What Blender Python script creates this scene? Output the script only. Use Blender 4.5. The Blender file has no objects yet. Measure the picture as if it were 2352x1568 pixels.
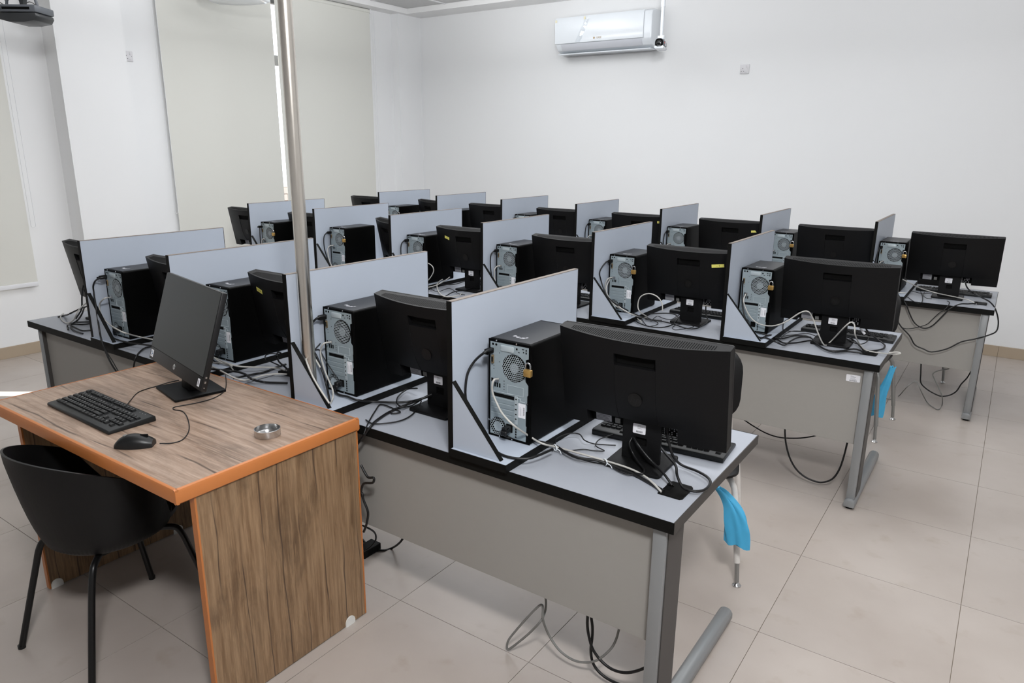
import bpy, bmesh, math, random
from mathutils import Matrix, Vector
PI = math.pi
R_ = math.radians
random.seed(7)
SC = bpy.context.scene
COL = SC.collection

# ------------------------------------------------------------------ camera, world, sun, lamps, added fill lights, exposure
cam_data = bpy.data.cameras.new('camera')
cam = bpy.data.objects.new('camera', cam_data)
COL.objects.link(cam)
cam_data.sensor_width = 36.0
cam_data.lens = 36.0 * 1645.5369 / 2352.0
cam_data.clip_start = 0.05
cam_data.clip_end = 200
CR = Vector((0.82118218, 0.57058798, 0.00944313))
CU = Vector((-0.15688555, 0.2098157, 0.96507217))
CF = Vector((-0.54867727, 0.79398156, -0.26181392))
m = Matrix(((CR.x, CU.x, -CF.x), (CR.y, CU.y, -CF.y), (CR.z, CU.z, -CF.z))).to_4x4()
m.translation = Vector((0, 0, 1.711))
cam.matrix_world = m
SC.camera = cam

world = bpy.data.worlds.new('world')
SC.world = world
world.use_nodes = True
wn = world.node_tree.nodes
wn['Background'].inputs[0].default_value = (0.80, 0.88, 1.0, 1)
wn['Background'].inputs[1].default_value = 3.0

sun_d = bpy.data.lights.new('sun', 'SUN')
sun_d.energy = 14.0
sun_d.angle = R_(0.5)
sun_d.color = (1.0, 0.95, 0.88)
sun = bpy.data.objects.new('sun', sun_d)
COL.objects.link(sun)
sd = Vector((0.8, 0.59, -0.95)).normalized()
sun.rotation_euler = sd.to_track_quat('-Z', 'Y').to_euler()

def area(name, loc, sx, sy, power, color=(1, 1, 1)):
    d = bpy.data.lights.new(name, 'AREA')
    d.shape = 'RECTANGLE'; d.size = sx; d.size_y = sy
    d.energy = power; d.color = color
    o = bpy.data.objects.new(name, d); COL.objects.link(o)
    o.location = loc
    return o
fb = area('flash_bounce', (0.43, -0.13, 3.21), 0.5, 0.5, 165, (0.99, 0.99, 1.0))
fb.rotation_euler = Vector((-0.55, 0.80, -0.22)).to_track_quat('-Z', 'Y').to_euler()
for lx in (-4.4, -2.5, -0.6):
    for ly in (1.8, 3.8, 5.6):
        area('ceiling_lamp', (lx, ly, 3.295), 1.2, 1.2, 10, (0.97, 0.985, 1.0))
for nm, loc, sx, sy, pw in (('added_fill_far', (-4.0, 4.4, 2.68), 2.2, 3.0, 132), ('added_fill_near', (-0.6, 3.2, 2.6), 3.0, 4.4, 105)):
    u = area(nm, loc, sx, sy, pw, (0.97, 0.985, 1.0)); u.rotation_euler = (PI, 0, 0)  # added upward fill to brighten ceiling and walls; the room has no such lamps

SC.view_settings.view_transform = 'Standard'
SC.view_settings.look = 'None'
SC.view_settings.exposure = 0.0
SC.view_settings.gamma = 1.0
SC.view_settings.use_curve_mapping = False

# ------------------------------------------------------------------ materials
def s2l(c):
    return tuple(((v / 255) / 12.92 if v / 255 <= 0.04045 else ((v / 255 + 0.055) / 1.055) ** 2.4) for v in c) + (1,)

def mat(name, rgb, rough=0.5, metal=0.0, spec=0.5, var=0.04, scale=8.0, bump=0.0, bscale=200.0, coat=0.0):
    M = bpy.data.materials.new(name); M.use_nodes = True
    nt = M.node_tree; n = nt.nodes; b = n['Principled BSDF']
    col = s2l(rgb)
    b.inputs['Roughness'].default_value = rough
    b.inputs['Metallic'].default_value = metal
    b.inputs['Specular IOR Level'].default_value = spec
    if coat: b.inputs['Coat Weight'].default_value = coat; b.inputs['Coat Roughness'].default_value = 0.1
    tc = n.new('ShaderNodeTexCoord')
    if var:
        no = n.new('ShaderNodeTexNoise'); no.inputs['Scale'].default_value = scale; no.inputs['Detail'].default_value = 4
        nt.links.new(tc.outputs['Object'], no.inputs['Vector'])
        mx = n.new('ShaderNodeMix'); mx.data_type = 'RGBA'
        mx.inputs[6].default_value = tuple(c * (1 - var) for c in col[:3]) + (1,)
        mx.inputs[7].default_value = tuple(min(1, c * (1 + var)) for c in col[:3]) + (1,)
        nt.links.new(no.outputs['Fac'], mx.inputs[0])
        nt.links.new(mx.outputs[2], b.inputs['Base Color'])
    else:
        b.inputs['Base Color'].default_value = col
    if bump:
        nb = n.new('ShaderNodeTexNoise'); nb.inputs['Scale'].default_value = bscale; nb.inputs['Detail'].default_value = 2
        nt.links.new(tc.outputs['Object'], nb.inputs['Vector'])
        bp = n.new('ShaderNodeBump'); bp.inputs['Strength'].default_value = bump; bp.inputs['Distance'].default_value = 0.002
        nt.links.new(nb.outputs['Fac'], bp.inputs['Height'])
        nt.links.new(bp.outputs['Normal'], b.inputs['Normal'])
    return M

M = {}
M['wall'] = mat('wall_paint', (229, 230, 231), 0.6, spec=0.3, var=0.012, scale=1.2, bump=0.04, bscale=60)
M['ceil'] = mat('ceiling_paint', (232, 232, 232), 0.7, spec=0.2, var=0.01)
M['ctile'] = mat('ceiling_tile', (198, 198, 198), 0.8, spec=0.2, var=0.03, scale=40, bump=0.15, bscale=300)
M['grid'] = mat('grid_white', (222, 222, 224), 0.4)
M['grout'] = mat('grout', (138, 128, 116), 0.8, spec=0.2)
M['skirt'] = mat('skirting_tile', (168, 152, 132), 0.35, var=0.05, scale=5)
M['blind'] = mat('blind_fabric', (214, 214, 208), 0.8, spec=0.1, var=0.012, scale=300, bump=0.05, bscale=900)
M['white_pl'] = mat('white_plastic', (226, 227, 230), 0.35, var=0.01)
M['ac_white'] = mat('gloss_white', (226, 231, 236), 0.18, var=0.01, coat=0.3)
M['ac_grey'] = mat('flap_grey', (206, 209, 216), 0.35, var=0.01)
M['film'] = None
M['lam'] = mat('table_laminate', (154, 158, 166), 0.38, spec=0.35, var=0.02, scale=25, bump=0.02, bscale=700)
M['edge'] = mat('edge_band_black', (14, 14, 13), 0.55, spec=0.12, var=0.06)
M['edge_grey'] = mat('edge_band_dark_grey', (62, 59, 56), 0.5, spec=0.35, var=0.05)
M['modesty'] = mat('panel_grey', (148, 145, 140), 0.5, spec=0.3, var=0.02, scale=30)
M['silver'] = mat('silver_paint', (140, 142, 143), 0.38, metal=0.35, var=0.03)
M['legdark'] = mat('leg_cover_dark', (64, 61, 59), 0.5, var=0.04)
M['div'] = mat('divider_laminate', (170, 178, 190), 0.42, spec=0.3, var=0.015, scale=15, bump=0.02, bscale=600)
M['divtop'] = mat('divider_raw_edge', (118, 108, 100), 0.6, var=0.06)
M['case'] = mat('case_black', (4, 4, 4), 0.5, spec=0.06, var=0.05)
M['casetop'] = mat('case_top', (34, 35, 37), 0.42, spec=0.4, var=0.1, scale=10)
M['plate'] = mat('rear_plate', (146, 158, 163), 0.40, metal=0.2, var=0.04, scale=30)
M['plate2'] = mat('rear_plate_bright', (176, 186, 190), 0.34, metal=0.25, var=0.04, scale=60)
M['hub'] = mat('fan_hub', (118, 126, 130), 0.5, var=0.25, scale=400)
M['hole'] = mat('hole_black', (10, 10, 10), 0.8, spec=0.1, var=0)
M['gold'] = mat('port_metal', (150, 130, 100), 0.35, metal=0.8)
M['steel'] = mat('steel', (200, 200, 200), 0.22, metal=1.0)
M['chrome'] = mat('chrome', (228, 222, 213), 0.26, metal=1.0, var=0)
M['brass'] = mat('brass', (196, 158, 92), 0.3, metal=0.7, var=0.06, scale=60)
M['mon'] = mat('monitor_back', (12, 12, 13), 0.5, spec=0.2, var=0.06, bump=0.05, bscale=900)
M['mon2'] = mat('monitor_frame', (22, 22, 23), 0.42, spec=0.35, var=0.05)
M['monlogo'] = mat('logo_gloss', (9, 9, 9), 0.32, spec=0.3, var=0)
M['socket'] = mat('socket_plastic', (208, 207, 210), 0.4, var=0.01)
M['lettr'] = mat('logo_letter', (22, 22, 23), 0.5, spec=0.3, var=0)
M['screen'] = mat('screen_off', (22, 25, 24), 0.38, spec=0.5, var=0.12, scale=6)
M['sticker'] = mat('sticker_white', (232, 232, 236), 0.4, var=0)
M['ink'] = mat('ink_grey', (90, 90, 95), 0.6, var=0)
M['inklight'] = mat('ink_light', (165, 165, 170), 0.6, var=0)
M['blueink'] = mat('ink_blue', (60, 120, 160), 0.5, var=0)
M['yellow'] = mat('yellow_tape', (222, 214, 110), 0.5, var=0.04, scale=40)
M['pen'] = mat('pen_mark', (110, 105, 45), 0.7, var=0)
M['blk'] = mat('cable_black', (16, 16, 17), 0.45, spec=0.4, var=0.05)
M['wht'] = mat('cable_white', (178, 176, 171), 0.5, var=0.02)
M['gry'] = mat('cable_grey', (120, 120, 117), 0.5, var=0.03)
M['kb'] = mat('keyboard_body', (20, 22, 23), 0.42, spec=0.4, var=0.05)
M['key'] = mat('key_cap', (16, 17, 18), 0.40, spec=0.4, var=0.05)
M['legend'] = mat('key_legend', (170, 170, 170), 0.5, var=0)
M['mouse'] = mat('mouse_black', (14, 15, 16), 0.38, spec=0.4, var=0.04)
M['chairblk'] = mat('chair_black', (11, 11, 12), 0.45, spec=0.3, var=0.06)
M['legblk'] = mat('leg_black', (10, 10, 11), 0.35, spec=0.4, var=0.04)
M['tube'] = mat('tube_grey', (150, 150, 148), 0.3, metal=0.7, var=0.05)
M['wrap'] = mat('plastic_wrapped_white', (212, 208, 203), 0.35, var=0.06, scale=60)
M['blue'] = mat('blue_plastic_cloth', (70, 168, 212), 0.5, var=0.12, scale=30)
M['proj'] = mat('projector_grey', (92, 96, 102), 0.4, var=0.1, scale=20)
M['projdark'] = mat('projector_dark', (50, 52, 54), 0.35, var=0.1, scale=20)
M['lens'] = mat('lens_black', (10, 10, 12), 0.1, var=0)
M['redink'] = mat('ink_red', (196, 80, 60), 0.5, var=0)
M['mull'] = mat('window_frame', (92, 94, 96), 0.5, var=0.04)
M['brick'] = mat('outside_brick', (176, 160, 150), 0.8, var=0.08, scale=3)
M['tapebeige'] = mat('masking_tape', (226, 218, 186), 0.6, var=0.03)
M['clearclip'] = mat('foot_clip_white', (222, 222, 218), 0.3, var=0.02)
M['orange'] = None

def glass_mat(name, tint=(1, 1, 1, 1), mixv=0.08):
    G = bpy.data.materials.new(name); G.use_nodes = True
    nt = G.node_tree; n = nt.nodes; n.clear()
    o = n.new('ShaderNodeOutputMaterial'); mx = n.new('ShaderNodeMixShader')
    t = n.new('ShaderNodeBsdfTransparent'); g = n.new('ShaderNodeBsdfGlossy')
    t.inputs[0].default_value = tint; g.inputs['Roughness'].default_value = 0.05
    mx.inputs[0].default_value = mixv
    nt.links.new(t.outputs[0], mx.inputs[1]); nt.links.new(g.outputs[0], mx.inputs[2])
    nt.links.new(mx.outputs[0], o.inputs[0])
    return G
M['glass'] = glass_mat('window_glass', mixv=0.02)
M['film'] = glass_mat('clear_film', (0.96, 0.97, 0.98, 1), 0.10)

def floor_mat():
    F = bpy.data.materials.new('floor_tile'); F.use_nodes = True
    nt = F.node_tree; n = nt.nodes; b = n['Principled BSDF']
    tc = n.new('ShaderNodeTexCoord'); oi = n.new('ShaderNodeObjectInfo')
    ad = n.new('ShaderNodeVectorMath'); ad.operation = 'ADD'
    nt.links.new(tc.outputs['Object'], ad.inputs[0]); nt.links.new(oi.outputs['Location'], ad.inputs[1])
    n1 = n.new('ShaderNodeTexNoise'); n1.inputs['Scale'].default_value = 2.2; n1.inputs['Detail'].default_value = 6
    n2 = n.new('ShaderNodeTexNoise'); n2.inputs['Scale'].default_value = 9; n2.inputs['Detail'].default_value = 5
    nt.links.new(ad.outputs[0], n1.inputs['Vector']); nt.links.new(ad.outputs[0], n2.inputs['Vector'])
    r1 = n.new('ShaderNodeValToRGB')
    r1.color_ramp.elements[0].position = 0.3; r1.color_ramp.elements[0].color = s2l((165, 155, 147))
    r1.color_ramp.elements[1].position = 0.7; r1.color_ramp.elements[1].color = s2l((179, 170, 163))
    nt.links.new(n1.outputs['Fac'], r1.inputs[0])
    r2 = n.new('ShaderNodeValToRGB')   # faint brown scuffs
    r2.color_ramp.elements[0].position = 0.60; r2.color_ramp.elements[0].color = (0, 0, 0, 1)
    r2.color_ramp.elements[1].position = 0.80; r2.color_ramp.elements[1].color = (1, 1, 1, 1)
    nt.links.new(n2.outputs['Fac'], r2.inputs[0])
    mx = n.new('ShaderNodeMix'); mx.data_type = 'RGBA'
    ml = n.new('ShaderNodeMath'); ml.operation = 'MULTIPLY'; ml.inputs[1].default_value = 0.35
    nt.links.new(r2.outputs[0], ml.inputs[0]); nt.links.new(ml.outputs[0], mx.inputs[0])
    nt.links.new(r1.outputs[0], mx.inputs[6]); mx.inputs[7].default_value = s2l((140, 124, 103))
    br = n.new('ShaderNodeMath'); br.operation = 'MULTIPLY_ADD'; br.inputs[1].default_value = 0.05; br.inputs[2].default_value = 0.975
    nt.links.new(oi.outputs['Random'], br.inputs[0])
    vm = n.new('ShaderNodeVectorMath'); vm.operation = 'SCALE'
    nt.links.new(mx.outputs[2], vm.inputs[0]); nt.links.new(br.outputs[0], vm.inputs['Scale'])
    nt.links.new(vm.outputs[0], b.inputs['Base Color'])
    b.inputs['Roughness'].default_value = 0.30
    b.inputs['Specular IOR Level'].default_value = 0.45
    return F
M['floor'] = floor_mat()

def wood_mat(name, grain_axis, dark, lite, crack=True, freq=9.0):
    Wd = bpy.data.materials.new(name); Wd.use_nodes = True
    nt = Wd.node_tree; n = nt.nodes; b = n['Principled BSDF']
    tc = n.new('ShaderNodeTexCoord')
    def noise(sl, sc, detail=5, rough=0.6, dist=0.0):
        mp = n.new('ShaderNodeMapping')
        s = [sc, sc, sc]; s['XYZ'.index(grain_axis)] = sl
        mp.inputs['Scale'].default_value = s
        nt.links.new(tc.outputs['Object'], mp.inputs['Vector'])
        t = n.new('ShaderNodeTexNoise'); t.inputs['Scale'].default_value = 1; t.inputs['Detail'].default_value = detail
        t.inputs['Roughness'].default_value = rough; t.inputs['Distortion'].default_value = dist
        nt.links.new(mp.outputs[0], t.inputs['Vector'])
        return t
    def ramp(src, p0, c0, p1, c1):
        r = n.new('ShaderNodeValToRGB')
        r.color_ramp.elements[0].position = p0; r.color_ramp.elements[0].color = c0
        r.color_ramp.elements[1].position = p1; r.color_ramp.elements[1].color = c1
        nt.links.new(src, r.inputs[0]); return r
    def mix(fac, a, c, mode='MIX'):
        x = n.new('ShaderNodeMix'); x.data_type = 'RGBA'; x.blend_type = mode
        nt.links.new(fac, x.inputs[0])
        nt.links.new(a, x.inputs[6])
        if isinstance(c, tuple): x.inputs[7].default_value = c
        else: nt.links.new(c, x.inputs[7])
        return x.outputs[2]
    base = ramp(noise(3.5, 70).outputs['Fac'], 0.32, s2l(dark), 0.68, s2l(lite)).outputs[0]
    W0 = (0, 0, 0, 1); W1 = (1, 1, 1, 1)
    big = ramp(noise(2.6, 7.5, 6, 0.65, 0.6).outputs['Fac'], 0.46, W0, 0.72, (0.80, 0.80, 0.80, 1)).outputs[0]
    out = mix(big, base, s2l(tuple(int(v * 0.72) for v in dark)))
    fine = ramp(noise(9, 170, 3).outputs['Fac'], 0.52, W0, 0.62, (0.35, 0.35, 0.35, 1)).outputs[0]
    out = mix(fine, out, s2l(tuple(min(255, int(v * 1.12)) for v in lite)))
    if crack:
        # wandering dark splits: |fract(v*freq + noise) - .5| small, broken up by another noise
        wob = noise(0.9, 3.0, 4, 0.55)
        sep = n.new('ShaderNodeSeparateXYZ'); nt.links.new(tc.outputs['Object'], sep.inputs[0])
        sm = n.new('ShaderNodeMath'); sm.operation = 'ADD'
        others = [a for a in 'XYZ' if a != grain_axis]
        nt.links.new(sep.outputs[others[0]], sm.inputs[0]); nt.links.new(sep.outputs[others[1]], sm.inputs[1])
        ma = n.new('ShaderNodeMath'); ma.operation = 'MULTIPLY_ADD'; ma.inputs[1].default_value = freq
        nt.links.new(sm.outputs[0], ma.inputs[0])
        wm = n.new('ShaderNodeMath'); wm.operation = 'MULTIPLY'; wm.inputs[1].default_value = 1.3
        nt.links.new(wob.outputs['Fac'], wm.inputs[0]); nt.links.new(wm.outputs[0], ma.inputs[2])
        fr = n.new('ShaderNodeMath'); fr.operation = 'FRACT'; nt.links.new(ma.outputs[0], fr.inputs[0])
        sb = n.new('ShaderNodeMath'); sb.operation = 'SUBTRACT'; sb.inputs[1].default_value = 0.5; nt.links.new(fr.outputs[0], sb.inputs[0])
        ab = n.new('ShaderNodeMath'); ab.operation = 'ABSOLUTE'; nt.links.new(sb.outputs[0], ab.inputs[0])
        cr = ramp(ab.outputs[0], 0.010, W1, 0.045, W0).outputs[0]
        brk = ramp(noise(2.4, 14.0, 2).outputs['Fac'], 0.44, W0, 0.56, (0.85, 0.85, 0.85, 1)).outputs[0]
        mu = n.new('ShaderNodeMix'); mu.data_type = 'RGBA'; mu.blend_type = 'MULTIPLY'; mu.inputs[0].default_value = 1
        nt.links.new(cr, mu.inputs[6]); nt.links.new(brk, mu.inputs[7])
        out = mix(mu.outputs[2], out, s2l((64, 48, 38)))
    if crack:
        mp = n.new('ShaderNodeMapping'); sc_ = [5.0, 5.0, 5.0]; sc_['XYZ'.index(grain_axis)] = 2.6
        mp.inputs['Scale'].default_value = sc_; nt.links.new(tc.outputs['Object'], mp.inputs['Vector'])
        wv = n.new('ShaderNodeMix'); wv.data_type = 'RGBA'; wv.inputs[0].default_value = 0.12
        nt.links.new(mp.outputs[0], wv.inputs[6]); nt.links.new(noise(9, 14, 3).outputs['Color'], wv.inputs[7])
        vo = n.new('ShaderNodeTexVoronoi'); vo.inputs['Scale'].default_value = 1.0; nt.links.new(wv.outputs[2], vo.inputs['Vector'])
        kn = ramp(vo.outputs['Distance'], 0.04, (0.9, 0.9, 0.9, 1), 0.20, W0).outputs[0]
        pick = ramp(vo.outputs['Color'], 0.50, W0, 0.62, W1).outputs[0]
        mk = n.new('ShaderNodeMix'); mk.data_type = 'RGBA'; mk.blend_type = 'MULTIPLY'; mk.inputs[0].default_value = 1
        nt.links.new(kn, mk.inputs[6]); nt.links.new(pick, mk.inputs[7])
        out = mix(mk.outputs[2], out, s2l((72, 54, 42)))
    nt.links.new(out, b.inputs['Base Color'])
    b.inputs['Roughness'].default_value = 0.42
    return Wd
M['woodtop'] = wood_mat('wood_laminate_top', 'X', (130, 106, 88), (166, 144, 127), True, 10.0)
M['woodside'] = wood_mat('wood_laminate_side', 'Z', (114, 87, 61), (152, 125, 96), True, 13.0)
M['orange'] = mat('orange_edge_wood', (182, 112, 60), 0.36, var=0.05, scale=9)

# ------------------------------------------------------------------ mesh building
class MB:
    def __init__(self):
        self.v = []; self.f = []; self.m = []; self.T = Matrix.Identity(4)
    def add(self, vs, fs, mi=0):
        o = len(self.v); T = self.T
        self.v += [tuple(T @ Vector(p)) for p in vs]
        for f in fs:
            self.f.append(tuple(i + o for i in f)); self.m.append(mi)
        return self
    def box(self, x0, x1, y0, y1, z0, z1, mi=0):
        vs = [(x, y, z) for x in (x0, x1) for y in (y0, y1) for z in (z0, z1)]
        return self.add(vs, [(0, 1, 3, 2), (4, 6, 7, 5), (0, 4, 5, 1), (2, 3, 7, 6), (0, 2, 6, 4), (1, 5, 7, 3)], mi)
    def prism(self, pts, axis, a, b, mi=0):
        # pts: 2D outline (the two other axes in xyz order), extruded along axis from a to b
        n = len(pts)
        def P(p, h):
            return {'x': (h, p[0], p[1]), 'y': (p[0], h, p[1]), 'z': (p[0], p[1], h)}[axis]
        vs = [P(p, a) for p in pts] + [P(p, b) for p in pts]
        fs = [tuple(range(n))[::-1], tuple(range(n, 2 * n))] + [(i, (i + 1) % n, n + (i + 1) % n, n + i) for i in range(n)]
        return self.add(vs, fs, mi)
    def tube(self, path, r, n=8, mi=0, closed=False):
        P = [Vector(p) for p in path]
        if len(P) < 2: return self
        rr = r if isinstance(r, (list, tuple)) else [r] * len(P)
        vs = []; fs = []; prev = None; N = len(P)
        for i, p in enumerate(P):
            if closed: t = P[(i + 1) % N] - P[i - 1]
            else: t = (P[min(i + 1, N - 1)] - P[max(i - 1, 0)])
            t = t.normalized() if t.length > 1e-9 else Vector((0, 0, 1))
            if prev is None:
                a = Vector((0, 0, 1)) if abs(t.z) < 0.9 else Vector((1, 0, 0))
                u = t.cross(a).normalized()
            else:
                u = (prev - t * prev.dot(t))
                u = u.normalized() if u.length > 1e-6 else t.orthogonal().normalized()
            prev = u; w = t.cross(u)
            for k in range(n):
                an = 2 * PI * k / n
                vs.append(tuple(p + (u * math.cos(an) + w * math.sin(an)) * rr[i]))
        for i in range(N - 1 if not closed else N):
            j = (i + 1) % N
            for k in range(n):
                fs.append((i * n + k, i * n + (k + 1) % n, j * n + (k + 1) % n, j * n + k))
        if not closed:
            fs.append(tuple(range(n))[::-1]); fs.append(tuple(range((N - 1) * n, N * n)))
        return self.add(vs, fs, mi)
    def lathe(self, prof, c=(0, 0), n=24, mi=0):
        # prof: list of (r, z) about a vertical axis through c
        vs = []; fs = []
        for r, z in prof:
            for k in range(n):
                a = 2 * PI * k / n
                vs.append((c[0] + r * math.cos(a), c[1] + r * math.sin(a), z))
        for i in range(len(prof) - 1):
            for k in range(n):
                fs.append((i * n + k, i * n + (k + 1) % n, (i + 1) * n + (k + 1) % n, (i + 1) * n + k))
        fs.append(tuple(range(n))[::-1]); fs.append(tuple(range((len(prof) - 1) * n, len(prof) * n)))
        return self.add(vs, fs, mi)
    def loft(self, rings, mi=0, closed=True, caps=True):
        n = len(rings[0]); vs = [p for r in rings for p in r]; fs = []
        for i in range(len(rings) - 1):
            for k in range(n if closed else n - 1):
                fs.append((i * n + k, i * n + (k + 1) % n, (i + 1) * n + (k + 1) % n, (i + 1) * n + k))
        if caps and closed:
            fs.append(tuple(range(n))[::-1]); fs.append(tuple(range((len(rings) - 1) * n, len(rings) * n)))
        return self.add(vs, fs, mi)
    def build(self, name, mats, parent=None, bevel=0.0, seg=2, smooth=35, fixn=True):
        me = bpy.data.meshes.new(name)
        me.from_pydata(self.v, [], self.f)
        if not isinstance(mats, (list, tuple)): mats = [mats]
        for x in mats: me.materials.append(x)
        me.polygons.foreach_set('material_index', self.m)
        if bevel or fixn:
            bm = bmesh.new(); bm.from_mesh(me)
            if fixn: bmesh.ops.recalc_face_normals(bm, faces=bm.faces)
            if bevel:
                bm.normal_update()
                es = [e for e in bm.edges if len(e.link_faces) == 2 and e.calc_face_angle(0) > R_(30)]
                bmesh.ops.bevel(bm, geom=es, offset=bevel, segments=seg, profile=0.5, affect='EDGES', clamp_overlap=True)
            bm.to_mesh(me); bm.free()
        if smooth:
            me.polygons.foreach_set('use_smooth', [True] * len(me.polygons))
            me.set_sharp_from_angle(angle=R_(smooth))
        me.update()
        return link(name, me, parent)

def link(name, me, parent=None):
    o = bpy.data.objects.new(name, me); COL.objects.link(o)
    if parent is not None: o.parent = parent
    return o
def tag(o, label=None, cat=None, group=None, kind=None):
    if label: o['label'] = label
    if cat: o['category'] = cat
    if group: o['group'] = group
    if kind: o['kind'] = kind
    return o
def thing(name, label, cat, loc=(0, 0, 0), rz=0.0, group=None):
    o = bpy.data.objects.new(name, None); COL.objects.link(o)
    o.empty_display_size = 0.05
    o.location = loc; o.rotation_euler = (0, 0, rz)
    return tag(o, label, cat, group)
def copy_tree(o, parent=None):
    c = o.copy(); COL.objects.link(c)
    if parent is not None: c.parent = parent
    for ch in list(o.children): copy_tree(ch, c)
    return c
def rrect(w, h, r, n=4, cx=0, cy=0):
    pts = []
    for sx, sy, a0 in ((1, 1, 0), (-1, 1, 90), (-1, -1, 180), (1, -1, 270)):
        for k in range(n + 1):
            a = R_(a0 + 90 * k / n)
            pts.append((cx + sx * (w / 2 - r) + r * math.cos(a), cy + sy * (h / 2 - r) + r * math.sin(a)))
    return pts
def smooth_path(pts, per=4):
    P = [Vector(p) for p in pts]
    if len(P) < 3: return P
    Q = [P[0] * 2 - P[1]] + P + [P[-1] * 2 - P[-2]]
    out = []
    for i in range(1, len(Q) - 2):
        a, b, c, d = Q[i - 1], Q[i], Q[i + 1], Q[i + 2]
        for k in range(per):
            t = k / per
            out.append(0.5 * ((2 * b) + (c - a) * t + (2 * a - 5 * b + 4 * c - d) * t * t + (3 * b - a - 3 * c + d) * t ** 3))
    out.append(P[-1])
    return out
_tc = {}
def text_geo(s, size, shear=0.0):
    k = (s, size, shear)
    if k in _tc: return _tc[k]
    cu = bpy.data.curves.new('txt', 'FONT'); cu.body = s; cu.size = size; cu.shear = shear
    cu.align_x = 'CENTER'; cu.align_y = 'CENTER'; cu.resolution_u = 2
    ob = bpy.data.objects.new('txt', cu); COL.objects.link(ob)
    dg = bpy.context.evaluated_depsgraph_get()
    me = bpy.data.meshes.new_from_object(ob.evaluated_get(dg))
    r = ([tuple(v.co) for v in me.vertices], [tuple(p.vertices) for p in me.polygons])
    bpy.data.objects.remove(ob); bpy.data.curves.remove(cu); bpy.data.meshes.remove(me)
    _tc[k] = r
    return r
# plane facing -Y: text x -> +x, text y -> +z
FACE_NY = Matrix(((1, 0, 0, 0), (0, 0, -1, 0), (0, 1, 0, 0), (0, 0, 0, 1)))
def add_text(mb, s, size, x, y, z, mi=0, shear=0.0, base=None):
    T0 = mb.T.copy()
    mb.T = T0 @ Matrix.Translation((x, y, z)) @ (base if base is not None else FACE_NY)
    v, f = text_geo(s, size, shear)
    mb.add(v, f, mi); mb.T = T0
def barcode(mb, x0, x1, y, z0, z1, mi):
    x = x0; r = random.Random(3)
    while x < x1:
        w = r.choice((0.0006, 0.0012, 0.0009)); mb.box(x, min(x + w, x1), y - 0.0003, y, z0, z1, mi); x += w + r.choice((0.0006, 0.0010))

# ------------------------------------------------------------------ room shell
XL, XR, YF, YB, ZC = -6.60, 2.90, -2.60, 7.30, 3.25
def struct(name, mb, m_, parent=None, **k):
    o = mb.build(name, m_, parent, **k)
    if parent is None: o['kind'] = 'structure'
    return o

fl = struct('floor', MB().box(XL - 0.2, XR + 0.2, YF - 0.2, YB + 0.2, -0.12, -0.004), M['grout'], smooth=0)
TX, TY = 0.600, 0.626
tile_me = None
for ix in range(-12, 6):
    for iy in range(-11, 9):
        x0 = 0.066 + ix * TX; y0 = 3.638 + iy * TY
        a, b, c, d = max(x0, XL), min(x0 + TX, XR), max(y0, YF), min(y0 + TY, YB)
        if b - a < 0.02 or d - c < 0.02: continue
        full = abs(b - a - TX) < 1e-6 and abs(d - c - TY) < 1e-6
        if full and tile_me is not None:
            o = link('tile', tile_me, fl)
        else:
            g = 0.0012; w = (b - a) / 2 - g; h = (d - c) / 2 - g
            o = MB().box(-w, w, -h, h, -0.004, 0.0).build('tile', M['floor'], fl, smooth=0)
            if full: tile_me = o.data
        o.location = ((a + b) / 2, (c + d) / 2, 0)

def wall_with_holes(name, x0, x1, y0, y1, z0, z1, holes):
    mb = MB(); ys = y0
    for (ha, hb, za, zb) in holes:
        mb.box(x0, x1, ys, ha, z0, z1)
        mb.box(x0, x1, ha, hb, z0, za); mb.box(x0, x1, ha, hb, zb, z1)
        ys = hb
    mb.box(x0, x1, ys, y1, z0, z1)
    return struct(name, mb, M['wall'], smooth=0)
wins = [(-0.05, 2.45, 0.66, 3.12), (4.0, 6.40, 0.66, 3.18)]
wall_with_holes('wall_left', XL - 0.2, XL, YF - 0.2, YB + 0.2, 0, 3.6, wins)
struct('wall_back', MB().box(XL, XR + 0.2, YB, YB + 0.2, 0, 3.6), M['wall'], smooth=0)
struct('wall_right', MB().box(XR, XR + 0.2, YF - 0.2, YB, 0, 3.6), M['wall'], smooth=0)
struct('wall_front', MB().box(XL, XR, YF - 0.2, YF, 0, 3.6), M['wall'], smooth=0)
struct('trim_1', MB().box(XL, -6.40, 2.914, 3.465, 0, ZC + 0.02), M['wall'], smooth=0)      # wall column between the windows
struct('trim_2', MB().box(XL, -6.485, 6.89, YB, 0, ZC + 0.02), M['wall'], smooth=0)         # pier in the far corner

# windows: frame bars and panes behind the blinds
for i, (a, b, za, zb) in enumerate(wins):
    w = MB(); x0, x1 = XL - 0.15, XL - 0.09; t = 0.05
    w.box(x0, x1, a, b, za, za + t); w.box(x0, x1, a, b, zb - t, zb)
    w.box(x0, x1, a, a + 0.02, za + t, zb - t); w.box(x0, x1, b - t, b, za + t, zb - t)
    fr = struct('window_%d' % (i + 1), w, M['mull'], smooth=0)
    MB().box(x0 + 0.005, x1 - 0.005, a + 0.02, b - t, 2.525, 2.625).build('transom', M['mull'], fr, smooth=0)
    MB().box(x0 + 0.028, x0 + 0.034, a + 0.02, b - t, za + t, 2.525).build('pane', M['glass'], fr, smooth=0)
    MB().box(x0 + 0.028, x0 + 0.034, a + 0.02, b - t, 2.625, zb - t).build('pane', M['glass'], fr, smooth=0)

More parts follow.
